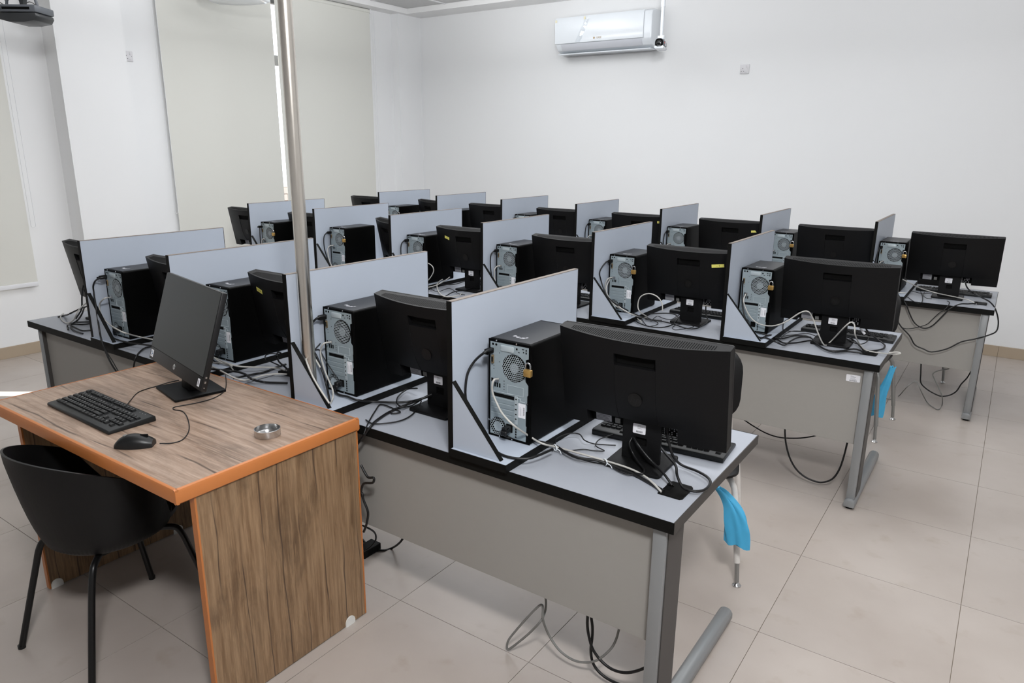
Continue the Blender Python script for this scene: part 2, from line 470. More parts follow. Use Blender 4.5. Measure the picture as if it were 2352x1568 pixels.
# skirting in separate stone pieces
def skirting(name, axis, fixed, a, b, phase):
    base = MB()
    root = None
    ps = []; p = phase
    while p < b:
        lo, hi = max(p, a), min(p + TX, b)
        if hi - lo > 0.02: ps.append((lo, hi))
        p += TX
    def pc(lo, hi, nm, par):
        mb = MB(); g = 0.001
        if axis == 'x': mb.box(lo + g, hi - g, fixed - 0.012, fixed, 0, 0.095)
        else: mb.box(fixed, fixed + 0.012, lo + g, hi - g, 0, 0.095)
        return mb.build(nm, M['skirt'], par, bevel=0.0012, seg=1, smooth=0)
    back = MB()
    if axis == 'x': back.box(a, b, fixed - 0.006, fixed, 0, 0.094)
    else: back.box(fixed, fixed + 0.006, a, b, 0, 0.094)
    root = struct(name, back, M['grout'], smooth=0)
    for lo, hi in ps: pc(lo, hi, 'skirting_tile', root)
skirting('baseboard_back', 'x', YB, -6.485, XR, -6.534)
skirting('baseboard_left', 'y', XL, YF, 2.914, -1.996)
skirting('baseboard_corner', 'y', XL, 3.465, 6.89, 3.638 - TX)

# suspended ceiling: plaster border, white step, lay-in tiles
ix0, ix1, iy0, iy1 = -6.41, 2.70, -2.40, 6.975
cb = MB()
cb.box(XL, ix0, YF, YB, ZC, ZC + 0.06); cb.box(ix1, XR, YF, YB, ZC, ZC + 0.06)
cb.box(ix0, ix1, YF, iy0, ZC, ZC + 0.06); cb.box(ix0, ix1, iy1, YB, ZC, ZC + 0.06)
cb.box(XL, XR, YF, YB, ZC + 0.075, ZC + 0.12)
ce = struct('ceiling', cb, M['ceil'], smooth=0)
gr = MB(); ct_me = {}
NX = int((ix1 - ix0) / 0.6) + 1; NY = int((iy1 - iy0) / 0.6) + 1
for i in range(NX):
    x0 = ix0 + 0.6 * i
    if i: gr.box(x0 - 0.012, x0 + 0.012, iy0, iy1, ZC + 0.052, ZC + 0.060)
for j in range(NY):
    y1 = iy1 - 0.6 * j
    if j: gr.box(ix0, ix1, y1 - 0.012, y1 + 0.012, ZC + 0.0525, ZC + 0.0605)
gr.build('ceiling_grid', M['grid'], ce, smooth=0)
for i in range(NX):
    for j in range(NY):
        a, b = ix0 + 0.6 * i, min(ix0 + 0.6 * i + 0.6, ix1)
        d, c = iy1 - 0.6 * j, max(iy1 - 0.6 * j - 0.6, iy0)
        if b - a < 0.03 or d - c < 0.03: continue
        k = (round(b - a, 3), round(d - c, 3))
        if k in ct_me: o = link('ceiling_tile', ct_me[k], ce)
        else:
            w, h = k[0] / 2 - 0.003, k[1] / 2 - 0.003
            o = MB().box(-w, w, -h, h, 0, 0.012).build('ceiling_tile', M['ctile'], ce, smooth=0)
            ct_me[k] = o.data
        o.location = ((a + b) / 2, (c + d) / 2, ZC + 0.0605)

# low brick wall outside, seen through the slit between the blinds
bw = thing('boundary_wall', 'low brick wall outdoors seen through the slit between blinds', 'wall', (-9.0, 6.4, 0))
MB().box(0.0, 0.2, -2.5, 2.5, -1.0, 1.12).build('mortar_core', M['grout'], bw, smooth=0)
brick = None
for r in range(8):
    for k in range(20):
        y = -2.5 + 0.25 * k + (0.125 if r % 2 else 0)
        if y + 0.24 > 2.5: continue
        if brick is None:
            o = MB().box(0, 0.03, 0, 0.24, 0, 0.085).build('brick', M['brick'], bw, smooth=0); brick = o.data
        else: o = link('brick', brick, bw)
        o.location = (0.195, y, 0.36 + 0.095 * r)
struct('outdoor_ground', MB().box(-30, XL - 0.2, -20, 40, -1.1, -1.0), M['grout'], smooth=0)

# roller blinds
def blind(label, y0, y1, zb, chain_y, chain_z, group=None):
    t = thing('roller_blind', label, 'blind', (XL + 0.035, (y0 + y1) / 2, zb))
    w = (y1 - y0) / 2; top = ZC - 0.002 - zb
    MB().box(-0.001, 0.001, -w, w, 0.03, top - 0.03).build('blind_fabric', M['blind'], t, smooth=0)
    MB().box(-0.006, 0.008, -w, w, 0, 0.034).build('bottom_bar', M['white_pl'], t, bevel=0.003)
    rb = MB(); rb.T = Matrix.Translation((-0.008, 0, top - 0.024)) @ Matrix.Rotation(PI / 2, 4, 'X')
    rb.lathe([(0.022, -w), (0.022, w)], n=20); rb.build('roller_tube', M['blind'], t)
    MB().box(-0.03, 0.016, -w - 0.012, -w, top - 0.05, top).box(-0.03, 0.016, w, w + 0.012, top - 0.05, top).build('end_bracket', M['white_pl'], t, bevel=0.002)
    cy = chain_y - (y0 + y1) / 2; cz = chain_z - zb
    a = 0.017
    path = [(0.02, cy - a, top - 0.03)] + [(0.02, cy - a, cz + 0.03)] + [(0.02, cy - a * math.cos(q), cz + 0.02 - a * math.sin(q)) for q in (0.4, 0.9, PI / 2, 2.2, 2.7)] + [(0.02, cy + a, cz + 0.03), (0.02, cy + a, top - 0.03)]
    MB().tube(path, 0.0022, 6).build('pull_chain', M['white_pl'], t)
    return t
blind('unseen pale roller blind added beyond the left edge to bound the sun strip', -0.10, 1.156, 0.565, -0.14, 1.04)  # unseen blind, put in so its edge bounds the sun strip on the floor
blind('pale roller blind at far left edge with white bottom bar above the floor', 1.274, 2.577, 0.565, 2.605, 1.04)
blind('pale roller blind left of the steel pole, middle one of three', 3.872, 5.112, 0.60, 3.845, 1.07)
blind('pale roller blind right of the steel pole nearest the far corner', 5.160, 6.500, 0.60, 6.535, 1.10)

# wall sockets
def socket(label, loc, rz):
    t = thing('wall_socket', label, 'socket', loc, rz)      # faces local -Y
    MB().prism(rrect(0.086, 0.086, 0.004), 'y', -0.010, 0.0).build('face_plate', M['socket'], t, bevel=0.0025)
    h = MB()
    h.box(-0.019, -0.013, -0.0106, -0.0102, 0.000, 0.009)
    h.box(-0.033, -0.026, -0.0106, -0.0102, -0.023, -0.018); h.box(-0.010, -0.003, -0.0106, -0.0102, -0.023, -0.018)
    h.build('pin_holes', M['ink'], t, smooth=0)
    MB().box(0.012, 0.026, -0.0135, -0.0102, 0.010, 0.034).build('rocker_switch', M['socket'], t, bevel=0.001)
    s = MB()
    for x in (-0.034, 0.030):
        s.T = Matrix.Translation((x, -0.0102, 0.0)) @ Matrix.Rotation(PI / 2, 4, 'X'); s.lathe([(0.0028, 0), (0.0028, 0.0006)], n=10)
    s.build('screw', M['steel'], t, smooth=0)
    MB().box(0.002, 0.022, -0.0105, -0.0102, -0.031, -0.029).build('maker_mark', M['inklight'], t, smooth=0)
    return t
socket('white single power socket high on the back wall right of air conditioner', (-2.353, YB, 2.455), 0)
socket('white single power socket high on the left wall beside the column', (XL, 3.585, 2.447), R_(90))

# air conditioner
ac = thing('air_conditioner', 'white wall mounted split air conditioner high on the back wall', 'air conditioner', (-3.82, YB, 2.69))
prof = [(0, 0.0), (-0.10, 0.0), (-0.185, 0.025), (-0.222, 0.085), (-0.226, 0.30), (-0.21, 0.345), (-0.15, 0.362), (0, 0.362)]
MB().prism(prof, 'x', -0.535, 0.575).build('housing', M['ac_white'], ac, bevel=0.012, seg=3)
MB().prism([(-0.228, 0.090), (-0.236, 0.092), (-0.238, 0.30), (-0.222, 0.352), (-0.216, 0.348), (-0.228, 0.298)], 'x', -0.54, 0.49).build('front_panel', M['ac_white'], ac, bevel=0.003)
MB().prism([(-0.224, 0.086), (-0.228, 0.086), (-0.190, 0.024), (-0.186, 0.026)], 'x', -0.47, 0.47).build('air_flap', M['ac_grey'], ac, bevel=0.001)
MB().box(-0.53, 0.55, -0.17, -0.02, -0.012, 0.0).build('drain_tray', M['ac_white'], ac, bevel=0.004)
lg = MB(); add_text(lg, 'GREE', 0.026, -0.005, -0.2392, 0.125)
lg.T = Matrix.Translation((-0.062, -0.2392, 0.125)) @ Matrix.Rotation(PI / 2, 4, 'X'); lg.lathe([(0.010, 0), (0.010, 0.0008)], n=16)
lg.build('badge', M['gold'], ac, smooth=0)
tp = MB().box(-0.535, -0.515, -0.2405, -0.2385, 0.305, 0.328).box(-0.19, -0.17, -0.2395, -0.2375, 0.312, 0.340)
tp.build('masking_tape', M['tapebeige'], ac, smooth=0)
fm = MB(); rnd = random.Random(4)
ringA = []
for i in range(13):
    t_ = i / 12; x = -0.14 - 0.12 * t_; z = 0.325 - 0.235 * t_
    ringA.append([(x - 0.03 + rnd.uniform(-.006, .006), -0.2395 - rnd.uniform(0, .004), z), (x - 0.012, -0.243 - rnd.uniform(0, .006), z), (x + 0.010, -0.2405 - rnd.uniform(0, .004), z), (x + 0.028 + rnd.uniform(-.006, .006), -0.2395, z)])
fm.loft(ringA, closed=False, caps=False)
fm.build('protective_film', M['film'], ac, smooth=20, fixn=False)

# bullet camera on a ceiling drop pole
sc = thing('security_camera', 'white and grey bullet camera on a white drop pole before air conditioner', 'camera', (-3.0, 6.75, 2.665))
MB().tube([(0, 0.02, 0.07), (0, 0.02, 0.33)], 0.017, 14).tube([(0, 0.02, 0.32), (0, 0.02, ZC + 0.052 - 2.665)], 0.021, 14).build('drop_pole', M['ac_white'], sc)
MB().box(-0.032, 0.032, 0.0, 0.04, 0.036, 0.072).build('bracket', M['ac_white'], sc, bevel=0.006)
cb_ = MB(); cb_.T = Matrix.Rotation(R_(14), 4, 'Z')
cb_.prism(rrect(0.082, 0.084, 0.034, 6), 'y', -0.055, 0.13); cb_.build('camera_body', M['proj'], sc, bevel=0.006)
cb_ = MB(); cb_.T = Matrix.Rotation(R_(14), 4, 'Z')
cb_.prism(rrect(0.088, 0.03, 0.014, 5, 0, -0.036), 'y', -0.062, 0.132); cb_.build('under_shell', M['ac_white'], sc, bevel=0.004)
cb_ = MB(); cb_.T = Matrix.Rotation(R_(14), 4, 'Z')
cb_.prism(rrect(0.074, 0.076, 0.03, 6), 'y', -0.062, -0.054); lens = cb_.build('lens_cover', M['hole'], sc, bevel=0.002)
cb_ = MB(); cb_.T = Matrix.Rotation(R_(14), 4, 'Z') @ Matrix.Translation((0, -0.062, 0)) @ Matrix.Rotation(PI / 2, 4, 'X')
cb_.lathe([(0.024, 0), (0.024, 0.004), (0.019, 0.004), (0.015, 0.001), (0.010, 0.002), (0.004, 0.003)], n=24); cb_.build('lens', M['lens'], lens)
cb_ = MB(); cb_.T = Matrix.Rotation(R_(14), 4, 'Z')
cb_.box(0.0408, 0.0414, -0.02, 0.02, 0.0, 0.016, 0).box(0.0408, 0.0414, 0.05, 0.10, -0.012, 0.022, 1); cb_.build('side_print', [M['redink'], M['sticker']], sc, smooth=0)

# dark projector on its ceiling bracket, top left
pr = thing('projector', 'dark grey projector hung from ceiling bracket at the top left corner', 'projector', (-5.66, 2.405, 2.475), R_(35))
pb = MB().prism([(-0.135, 0.055), (-0.12, 0.02), (-0.04, 0.0), (0.05, 0.0), (0.12, 0.012), (0.14, 0.04), (0.135, 0.06)], 'y', -0.10, 0.10)
pb.build('body', M['projdark'], pr, bevel=0.006)
MB().box(-0.142, 0.142, -0.105, 0.105, 0.062, 0.108).build('upper_case', M['proj'], pr, bevel=0.01)
MB().box(-0.075, 0.105, -0.1065, -0.104, 0.076, 0.092).build('air_slot', M['hole'], pr, smooth=0)
lz = MB(); lz.T = Matrix.Translation((-0.10, -0.104, 0.082)) @ Matrix.Rotation(PI / 2, 4, 'X'); lz.lathe([(0.016, 0), (0.016, 0.008), (0.012, 0.008), (0.010, 0.004)], n=20); lz.build('lens', M['lens'], pr)
MB().tube([(0.10, 0.0, 0.105), (0.085, 0.0, 0.17), (0.04, 0, 0.19)], 0.010, 8).tube([(-0.11, 0, 0.105), (-0.10, 0, 0.15), (-0.06, 0, 0.185), (-0.02, 0, 0.19)], 0.009, 8).build('mount_arm', M['proj'], pr)
MB().box(-0.05, 0.065, -0.045, 0.045, 0.165, 0.195).build('mount_plate', M['ac_white'], pr, bevel=0.004)
MB().prism([(-0.004, 0.108), (0.012, 0.108), (0.024, 0.165), (-0.012, 0.165)], 'y', -0.02, 0.02).build('mount_knuckle', M['projdark'], pr)
MB().tube([(0.0, 0, 0.19), (0.0, 0, ZC + 0.052 - 2.475)], 0.028, 16).build('drop_pole', M['ac_white'], pr)
loop = [(-0.085 + 0.045 * math.cos(a), 0.03, 0.155 + 0.05 * math.sin(a)) for a in [k * 0.45 for k in range(12)]]
MB().tube(loop, 0.004, 6).tube(smooth_path([(-0.12, 0.02, 0.11), (-0.19, 0.02, 0.16), (-0.26, 0.0, 0.24), (-0.2, 0, 0.34), (-0.05, 0, 0.4), (0, 0.02, 0.45)]), 0.004, 6).tube(smooth_path([(-0.03, 0.03, 0.11), (0.03, 0.03, 0.145), (0.09, 0.03, 0.11)]), 0.003, 6).build('cable_loop', M['gry'], pr)

# white unit near the middle blind (only its underside is in the picture)
wu = thing('ceiling_unit', 'white rounded unit hung from the ceiling before the middle roller blind', 'ceiling unit', (-6.07, 4.34, 2.945), R_(35))
MB().prism([(-0.275, 0.06), (-0.262, 0.022), (-0.20, 0.008), (-0.05, 0.0), (0.08, 0.002), (0.22, 0.016), (0.268, 0.03), (0.275, 0.06), (0.26, 0.13), (-0.26, 0.13)], 'y', -0.17, 0.17).build('shell', M['ac_white'], wu, bevel=0.015, seg=3)
MB().tube([(0, 0, 0.12), (0, 0, ZC + 0.052 - 2.945)], 0.03, 16).build('drop_pole', M['ac_white'], wu)

# ------------------------------------------------------------------ tables
ROWY = [1.654, 3.584, 5.337]
ROWN = ['front row', 'middle row', 'back row']
DX = [[-3.7026, -2.9356, -2.1669, -1.3875],
      [-5.0744, -4.2896, -3.5121, -2.7231, -1.9361, -1.1608],
      [-5.3689, -4.5966, -3.8284, -3.0537, -2.2887, -1.5124, -0.7547]]
TD = 0.752
def make_table(w, label, x1, yf, asset=False, grom=()):
    # origin: floor under the front right corner; width w to the left
    t = thing('computer_table', label, 'table', (x1, yf, 0))
    MB().box(-w + 0.003, -0.003, 0.003, TD - 0.003, 0.718, 0.75).build('table_top', M['lam'], t, smooth=0)
    MB().box(-w, 0, 0, 0.003, 0.7165, 0.7503).build('front_edge_band', M['edge'], t, smooth=0)
    MB().box(-w, 0, TD - 0.003, TD, 0.7165, 0.7503).build('rear_edge_band', M['edge'], t, smooth=0)
    MB().box(-0.003, 0, 0.003, TD - 0.003, 0.7165, 0.7503).build('side_edge_band', M['edge_grey'], t, smooth=0)
    MB().box(-w, -w + 0.003, 0.003, TD - 0.003, 0.7165, 0.7503).build('side_edge_band', M['edge_grey'], t, smooth=0)
    MB().box(-w + 0.094, -0.068, 0.046, 0.062, 0.325, 0.716).build('modesty_panel', M['modesty'], t, bevel=0.001, seg=1)
    for s in (0, 1):
        xa = -0.066 if s == 0 else -w + 0.072
        lw = 0.040 if s == 0 else 0.018
        lg = MB().box(xa, xa + lw, 0.016, 0.150, 0.045, 0.717).build('leg', M['silver'], t, bevel=0.004, seg=2)
        MB().box(xa + lw - 0.0005, xa + lw + 0.0035, 0.028, 0.138, 0.06, 0.70).build('leg_cover', M['legdark'], lg, smooth=0)
        cx = xa + lw / 2
        ft = MB().prism([(cx - 0.026, 0.012), (cx - 0.026, 0.034), (cx - 0.018, 0.047), (cx - 0.007, 0.052), (cx + 0.007, 0.052), (cx + 0.018, 0.047), (cx + 0.026, 0.034), (cx + 0.026, 0.012)], 'y', -0.006, 0.735)
        ft.build('foot', M['silver'], lg, bevel=0.004, seg=2)
        for yy in (0.025, 0.70): MB().lathe([(0.018, 0.0), (0.018, 0.006), (0.008, 0.012)], (cx, yy), 14).build('leveller', M['hole'], lg)
    MB().box(-w + 0.10, -0.07, 0.0625, 0.10, 0.66, 0.70).build('cross_beam', M['silver'], t, smooth=0)
    for gx, gy in grom:
        g = MB(); g.T = Matrix.Translation((gx, gy, 0.7502))
        # plate with a cable notch on its left side
        P = [(-0.036, -0.048), (0.030, -0.048), (0.037, -0.040), (0.037, 0.040), (0.030, 0.048), (-0.028, 0.048), (-0.036, 0.040), (-0.036, 0.020), (-0.012, 0.018), (-0.012, -0.018), (-0.036, -0.020)]
        g.prism(P, 'z', 0, 0.004, 0); g.box(-0.036, -0.012, -0.019, 0.019, 0.0, 0.0012, 1)
        g.build('cable_grommet', [M['edge'], M['hole']], t, smooth=0)
    if asset:
        a = MB(); a.T = Matrix.Translation((-0.112, 0.0455, 0.655)) @ Matrix.Rotation(R_(-1.5), 4, 'Y')
        a.prism(rrect(0.062, 0.034, 0.004), 'y', -0.0006, 0, 0)
        for k, ww in enumerate((0.016, 0.024, 0.020, 0.026)): a.box(-0.012, -0.012 + ww, -0.001, -0.0006, 0.010 - 0.0052 * k, 0.012 - 0.0052 * k, 2)
        barcode(a, -0.016, 0.018, -0.0007, -0.0145, -0.0085, 1)
        a.build('asset_label', [M['sticker'], M['ink'], M['inklight']], t, smooth=0)
    return t
G1 = [(-0.071, 0.182)]
def gr_for(x1, w, row, yy=0.182):
    # one grommet per station: its centre sits 0.035-0.08 left of the next divider
    out = []
    n = int(round(w / 0.775))
    for k in range(n): out.append((-0.071 - k * w / n, yy))
    return out
make_table(1.9080, 'grey laminate table at the right end of the front row', -0.6134, ROWY[0], grom=[(-0.071, 0.182)])
make_table(1.9110, 'grey laminate table at the left end of the front row behind the desk screen', -2.5219, ROWY[0], grom=[(-1.36, 0.40)])
make_table(1.5475, 'grey laminate table with a white asset label, right end of middle row', -0.4026, ROWY[1], asset=True, grom=[(-0.078, 0.20)])
make_table(1.5600, 'grey laminate table second from the right in the middle row', -1.9501, ROWY[1])
make_table(1.5600, 'grey laminate table third from the right in the middle row', -3.5101, ROWY[1])
make_table(0.7650, 'short grey table at the left end of the middle row', -5.0701, ROWY[1])
make_table(1.5400, 'grey laminate table at the right end of the back row', -0.0094, ROWY[2], grom=[(-0.085, 0.19)])
make_table(1.5300, 'grey laminate table second from the right in the back row', -1.5494, ROWY[2])
make_table(1.5300, 'grey laminate table third from the right in the back row', -3.0794, ROWY[2])
make_table(1.5300, 'grey laminate table at the left end of the back row', -4.6094, ROWY[2])

# ------------------------------------------------------------------ dividers
ORD = ['leftmost', 'second from left', 'third from left', 'fourth from left', 'fifth from left', 'sixth from left', 'seventh from left', 'eighth from left']
def ordn(i, n):
    if i == 0: return 'leftmost'
    if i == n - 1: return 'rightmost'
    return ORD[i]
def make_divider():
    t = thing('desk_divider', 'x', 'divider', group='light grey dividers between the computers')
    MB().box(0, 0.018, 0.001, 0.777, 0.0003, 0.5026).build('panel', M['div'], t, smooth=0)
    MB().box(-0.0003, 0.0183, -0.002, 0.001, 0.0003, 0.5046).build('front_edge', M['edge'], t, smooth=0)
    MB().box(-0.0003, 0.0183, 0.001, 0.777, 0.5026, 0.5046).build('top_edge', M['divtop'], t, smooth=0)
    MB().box(0, 0.018, 0.777, 0.780, 0.0003, 0.5046).build('rear_edge', M['edge'], t, smooth=0)
    b = MB().box(0.0183, 0.234, -0.012, 0.737, 0.0003, 0.0256).build('base_plate', M['div'], t, smooth=0)
    MB().box(0.0183, 0.237, -0.015, -0.012, 0.0003, 0.0259).build('base_front_edge', M['edge'], b, smooth=0)
    MB().box(0.234, 0.237, -0.012, 0.740, 0.0003, 0.0259).build('base_side_edge', M['edge'], b, smooth=0)
    g = MB().prism([(0.0185, 0.0262), (0.0185, 0.244), (0.203, 0.0262)], 'y', 0.0, 0.016).build('gusset', M['div'], t, smooth=0)
    MB().prism([(0.0185, 0.244), (0.0185, 0.248), (0.2055, 0.0262), (0.203, 0.0262)], 'y', -0.0005, 0.0165).build('gusset_edge', M['edge'], g, smooth=0)
    return t
div0 = make_divider(); used = False
for r in range(3):
    n = len(DX[r])
    for i, x in enumerate(DX[r]):
        o = copy_tree(div0) if used else div0
        used = True
        o.location = (x, ROWY[r], 0.75)
        o['label'] = 'light grey desk divider with black front edge, %s in the %s' % (ordn(i, n), ROWN[r])

# ------------------------------------------------------------------ tower computers
def hexgrid(mb, cx, cz, r, pitch, y, mi, rin=0.0, oct_=True):
    # honeycomb lattice (real bars) within radius r, facing -Y
    ro = pitch / math.sqrt(3); ri = ro * 0.72
    j = -int(r / (pitch * 0.866)) - 1
    while j * pitch * 0.866 <= r + pitch:
        k = -int(r / pitch) - 1
        while k * pitch <= r + pitch:
            x = k * pitch + (0.5 * pitch if j % 2 else 0); z = j * pitch * 0.866
            d = math.hypot(x, z); lim = max(abs(x), abs(z), (abs(x) + abs(z)) * 0.74)
            if lim <= r and d >= rin:
                vs = []
                for q in range(6):
                    a = PI / 6 + q * PI / 3
                    vs.append((cx + x + ro * math.cos(a), y, cz + z + ro * math.sin(a)))
                for q in range(6):
                    a = PI / 6 + q * PI / 3
                    vs.append((cx + x + ri * math.cos(a), y + 0.0008, cz + z + ri * math.sin(a)))
                mb.add(vs, [(q, (q + 1) % 6, 6 + (q + 1) % 6, 6 + q) for q in range(6)], mi)
            k += 1
        j += 1
def disc(mb, cx, y, cz, r, mi, n=20, t=0.0004):
    T0 = mb.T.copy(); mb.T = T0 @ Matrix.Translation((cx, y, cz)) @ Matrix.Rotation(PI / 2, 4, 'X')
    mb.lathe([(r, 0), (r, t)], n=n, mi=mi); mb.T = T0
def make_tower():
    # origin: bottom left of the rear face; rear face looks along -Y
    t = thing('computer_tower', 'x', 'computer', group='black tower computers beside the dividers')
    W_, D_, H_ = 0.168, 0.309, 0.337
    MB().prism(rrect(W_, H_, 0.009, 4, W_ / 2, H_ / 2), 'y', 0.004, D_).build('case', M['case'], t, bevel=0.0015, seg=1)
    MB().box(0.010, W_ - 0.010, 0.012, D_ - 0.012, H_ - 0.0004, H_ + 0.0006).build('top_cover', M['casetop'], t, smooth=0)
    # black rim round the rear plate
    rim = MB()
    rim.box(0.0012, 0.0078, 0.0, 0.004, 0.006, H_ - 0.008); rim.box(0.158, W_ - 0.0012, 0.0, 0.004, 0.006, H_ - 0.008)
    rim.box(0.0012, W_ - 0.0012, 0.0, 0.004, H_ - 0.010, H_ - 0.001); rim.box(0.0012, W_ - 0.0012, 0.0, 0.004, 0.0005, 0.008)
    rim.build('rear_rim', M['case'], t, bevel=0.001, seg=1)
    pl = MB().prism([(0.0078, 0.008), (0.150, 0.008), (0.152, 0.060), (0.149, 0.062), (0.149, 0.112), (0.153, 0.114), (0.153, 0.165), (0.158, 0.170), (0.158, 0.198), (0.146, 0.212), (0.146, 0.285), (0.158, 0.290), (0.158, 0.327), (0.0078, 0.327)], 'y', 0.0015, 0.004)
    rp = pl.build('rear_plate', M['plate'], t, smooth=0)
    fg = MB(); disc(fg, 0.103, 0.0014, 0.250, 0.0465, 1, 32)
    hexgrid(fg, 0.103, 0.250, 0.0455, 0.0076, 0.0004, 0); disc(fg, 0.103, 0.0009, 0.250, 0.0165, 2, 20, 0.0002)
    fg.build('fan_grille', [M['plate2'], M['hole'], M['hub']], t, smooth=0)
    pg = MB(); disc(pg, 0.040, 0.0014, 0.038, 0.032, 1, 28); hexgrid(pg, 0.040, 0.038, 0.0315, 0.0076, 0.0004, 0)
    disc(pg, 0.040, 0.0007, 0.038, 0.0165, 0, 20, 0.0004)
    pg.build('power_supply_grille', [M['plate2'], M['hole']], t, smooth=0)
    hd = MB().prism(rrect(0.052, 0.020, 0.004, 3, 0.076, 0.311), 'y', -0.002, 0.0015).build('handle_lip', M['plate2'], t, bevel=0.0015, seg=2)
    h = MB()
    for x, z, a, b in ((0.0185, 0.3185, .004, .004), (0.0315, 0.3185, .004, .004)): disc(h, x, 0.0014, z, a, 0, 14)
    for x, z, a, b in ((0.112, 0.3155, .003, .003), (0.136, 0.3185, .004, .0015), (0.148, 0.317, .0022, .003), (0.148, 0.308, .0022, .003), (0.138, 0.309, .002, .002), (0.120, 0.306, .003, .001), (0.022, 0.246, .0012, .0012), (0.022, 0.236, .0012, .0012), (0.044, 0.292, .0012, .0012), (0.044, 0.262, .0012, .0012), (0.0635, 0.200, .0014, .0014), (0.0635, 0.190, .0014, .0014), (0.0635, 0.181, .0014, .0014), (0.0635, 0.172, .0014, .0014)):
        h.box(x - a, x + a, 0.0010, 0.0016, z - b, z + b)
    for k in range(3): h.box(0.0245 + k * 0.0095, 0.030 + k * 0.0095, 0.0010, 0.0016, 0.1745, 0.189)
    h.box(0.012, 0.020, 0.0010, 0.0016, 0.190, 0.203)
    h.build('port_openings', M['hole'], t, smooth=0)
    v = MB().prism(rrect(0.009, 0.030, 0.003, 3, 0.0190, 0.268), 'y', -0.004, 0.0015, 0).build('video_port', M['gold'], t, bevel=0.0008, seg=1)
    MB().prism(rrect(0.0055, 0.018, 0.002, 3, 0.0190, 0.268), 'y', -0.0045, -0.0038).build('port_insert', M['hole'], v, smooth=0)
    MB().box(0.026, 0.044, -0.003, 0.0015, 0.193, 0.207).build('network_port', M['steel'], t, bevel=0.0006, seg=1)
    e = MB()   # embossed blank panel and ridges
    for a in ((0.076, 0.140, 0.189, 0.1905), (0.076, 0.140, 0.160, 0.1615), (0.076, 0.0775, 0.1615, 0.189), (0.1385, 0.140, 0.1615, 0.189)): e.box(a[0], a[1], 0.0002, 0.0016, a[2], a[3])
    e.box(0.010, 0.100, 0.0002, 0.0016, 0.158, 0.160)
    e.box(0.112, 0.130, -0.0006, 0.0016, 0.150, 0.153); e.box(0.128, 0.131, -0.0006, 0.0016, 0.143, 0.153); e.box(0.128, 0.146, -0.0006, 0.0016, 0.141, 0.144)
    e.build('embossed_ridges', M['plate2'], t, bevel=0.0004, seg=1)
    MB().box(0.022, 0.104, 0.0008, 0.0016, 0.1425, 0.1545).build('open_slot', M['hole'], t, smooth=0)
    for k in range(4):
        z = 0.1235 - 0.0178 * k
        c = MB().box(0.013, 0.106, 0.0, 0.0016, z, z + 0.0160).build('slot_cover', M['plate'], t, bevel=0.0005, seg=1)
        MB().box(0.014, 0.098 - 0.006 * (k % 2), -0.0006, 0.0002, z + 0.0132, z + 0.0148).build('slot_ridge', M['plate2'], c, smooth=0)
    br = MB().box(0.1065, 0.1185, -0.0008, 0.0016, 0.060, 0.158)
    br.build('slot_bracket', M['plate2'], t, bevel=0.0008, seg=1)
    cl = MB()
    for z in (0.078, 0.094, 0.111, 0.128, 0.146): cl.box(0.110, 0.1155, -0.0012, -0.0006, z, z + 0.004)
    for z in (0.013, 0.022, 0.031, 0.040, 0.049): cl.box(0.1095, 0.1145, 0.0008, 0.0016, z, z + 0.006)
    cl.build('bracket_clips', M['hole'], t, smooth=0)
    lb = MB().prism(rrect(0.028, 0.049, 0.001, 2, 0.1345, 0.112), 'y', 0.0008, 0.0016, 0)
    for k in range(9): lb.box(0.140, 0.1455, 0.0004, 0.0008, 0.098 + 0.0032 * k, 0.0995 + 0.0032 * k, 1)
    for k in range(3): lb.box(0.1235 + 0.004 * k, 0.1245 + 0.004 * k, 0.0004, 0.0008, 0.095, 0.128 - 0.004 * k, 2)
    lb.build('serial_label', [M['sticker'], M['ink'], M['inklight']], t, smooth=0)
    MB().box(0.074, 0.100, -0.0025, 0.0016, 0.028, 0.056).build('mains_inlet', M['hole'], t, bevel=0.002, seg=1)
    s = MB()
    for x, z in ((0.034, 0.3325), (0.112, 0.3325), (0.048, 0.0045), (0.098, 0.0045), (0.0042, 0.055), (0.155, 0.140)): disc(s, x, -0.0003, z, 0.0028, 0, 10, 0.001)
    s.build('screw', M['steel'], t, smooth=0)['kind'] = 'stuff'
    st = MB(); rr = random.Random(5)
    for k in range(9):
        x = 0.055 + 0.006 * k + rr.uniform(-.002, .002); y = 0.055 + rr.uniform(-.006, .008)
        st.box(x, x + rr.uniform(.004, .009), y, y + rr.uniform(.006, .014), H_ + 0.0006, H_ + 0.0009)
    st.build('torn_top_sticker', M['inklight'], t, smooth=0)
    return t
# (x of left side, y of rear face) for the tower beside each divider
TWR = [[(-3.655, 1.735), (-2.900, 1.80), (-2.137, 1.804), (-1.3435, 1.808)],
       [(-4.980, 3.628), (-4.255, 3.706), (-3.482, 3.724), (-2.690, 3.704), (-1.912, 3.764), (-1.136, 3.760)],
       [(-5.345, 5.444), (-4.570, 5.50), (-3.806, 5.532), (-3.030, 5.538), (-2.266, 5.442), (-1.488, 5.572), (-0.732, 5.486)]]
LOCK = {(0, 3), (1, 0), (1, 1), (1, 4), (1, 5), (2, 0), (2, 5), (2, 6)}
tw0 = make_tower(); used = False
for r in range(3):
    n = len(TWR[r])
    for i, (x, y) in enumerate(TWR[r]):
        o = copy_tree(tw0) if used else tw0
        used = True
        o.location = (x, y, 0.776)
        o['label'] = 'black tower computer%s by the %s divider of the %s' % (' with a brass padlock' if (r, i) in LOCK else '', ordn(i, n).replace(' from left', '-from-left'), ROWN[r])
pk0 = None
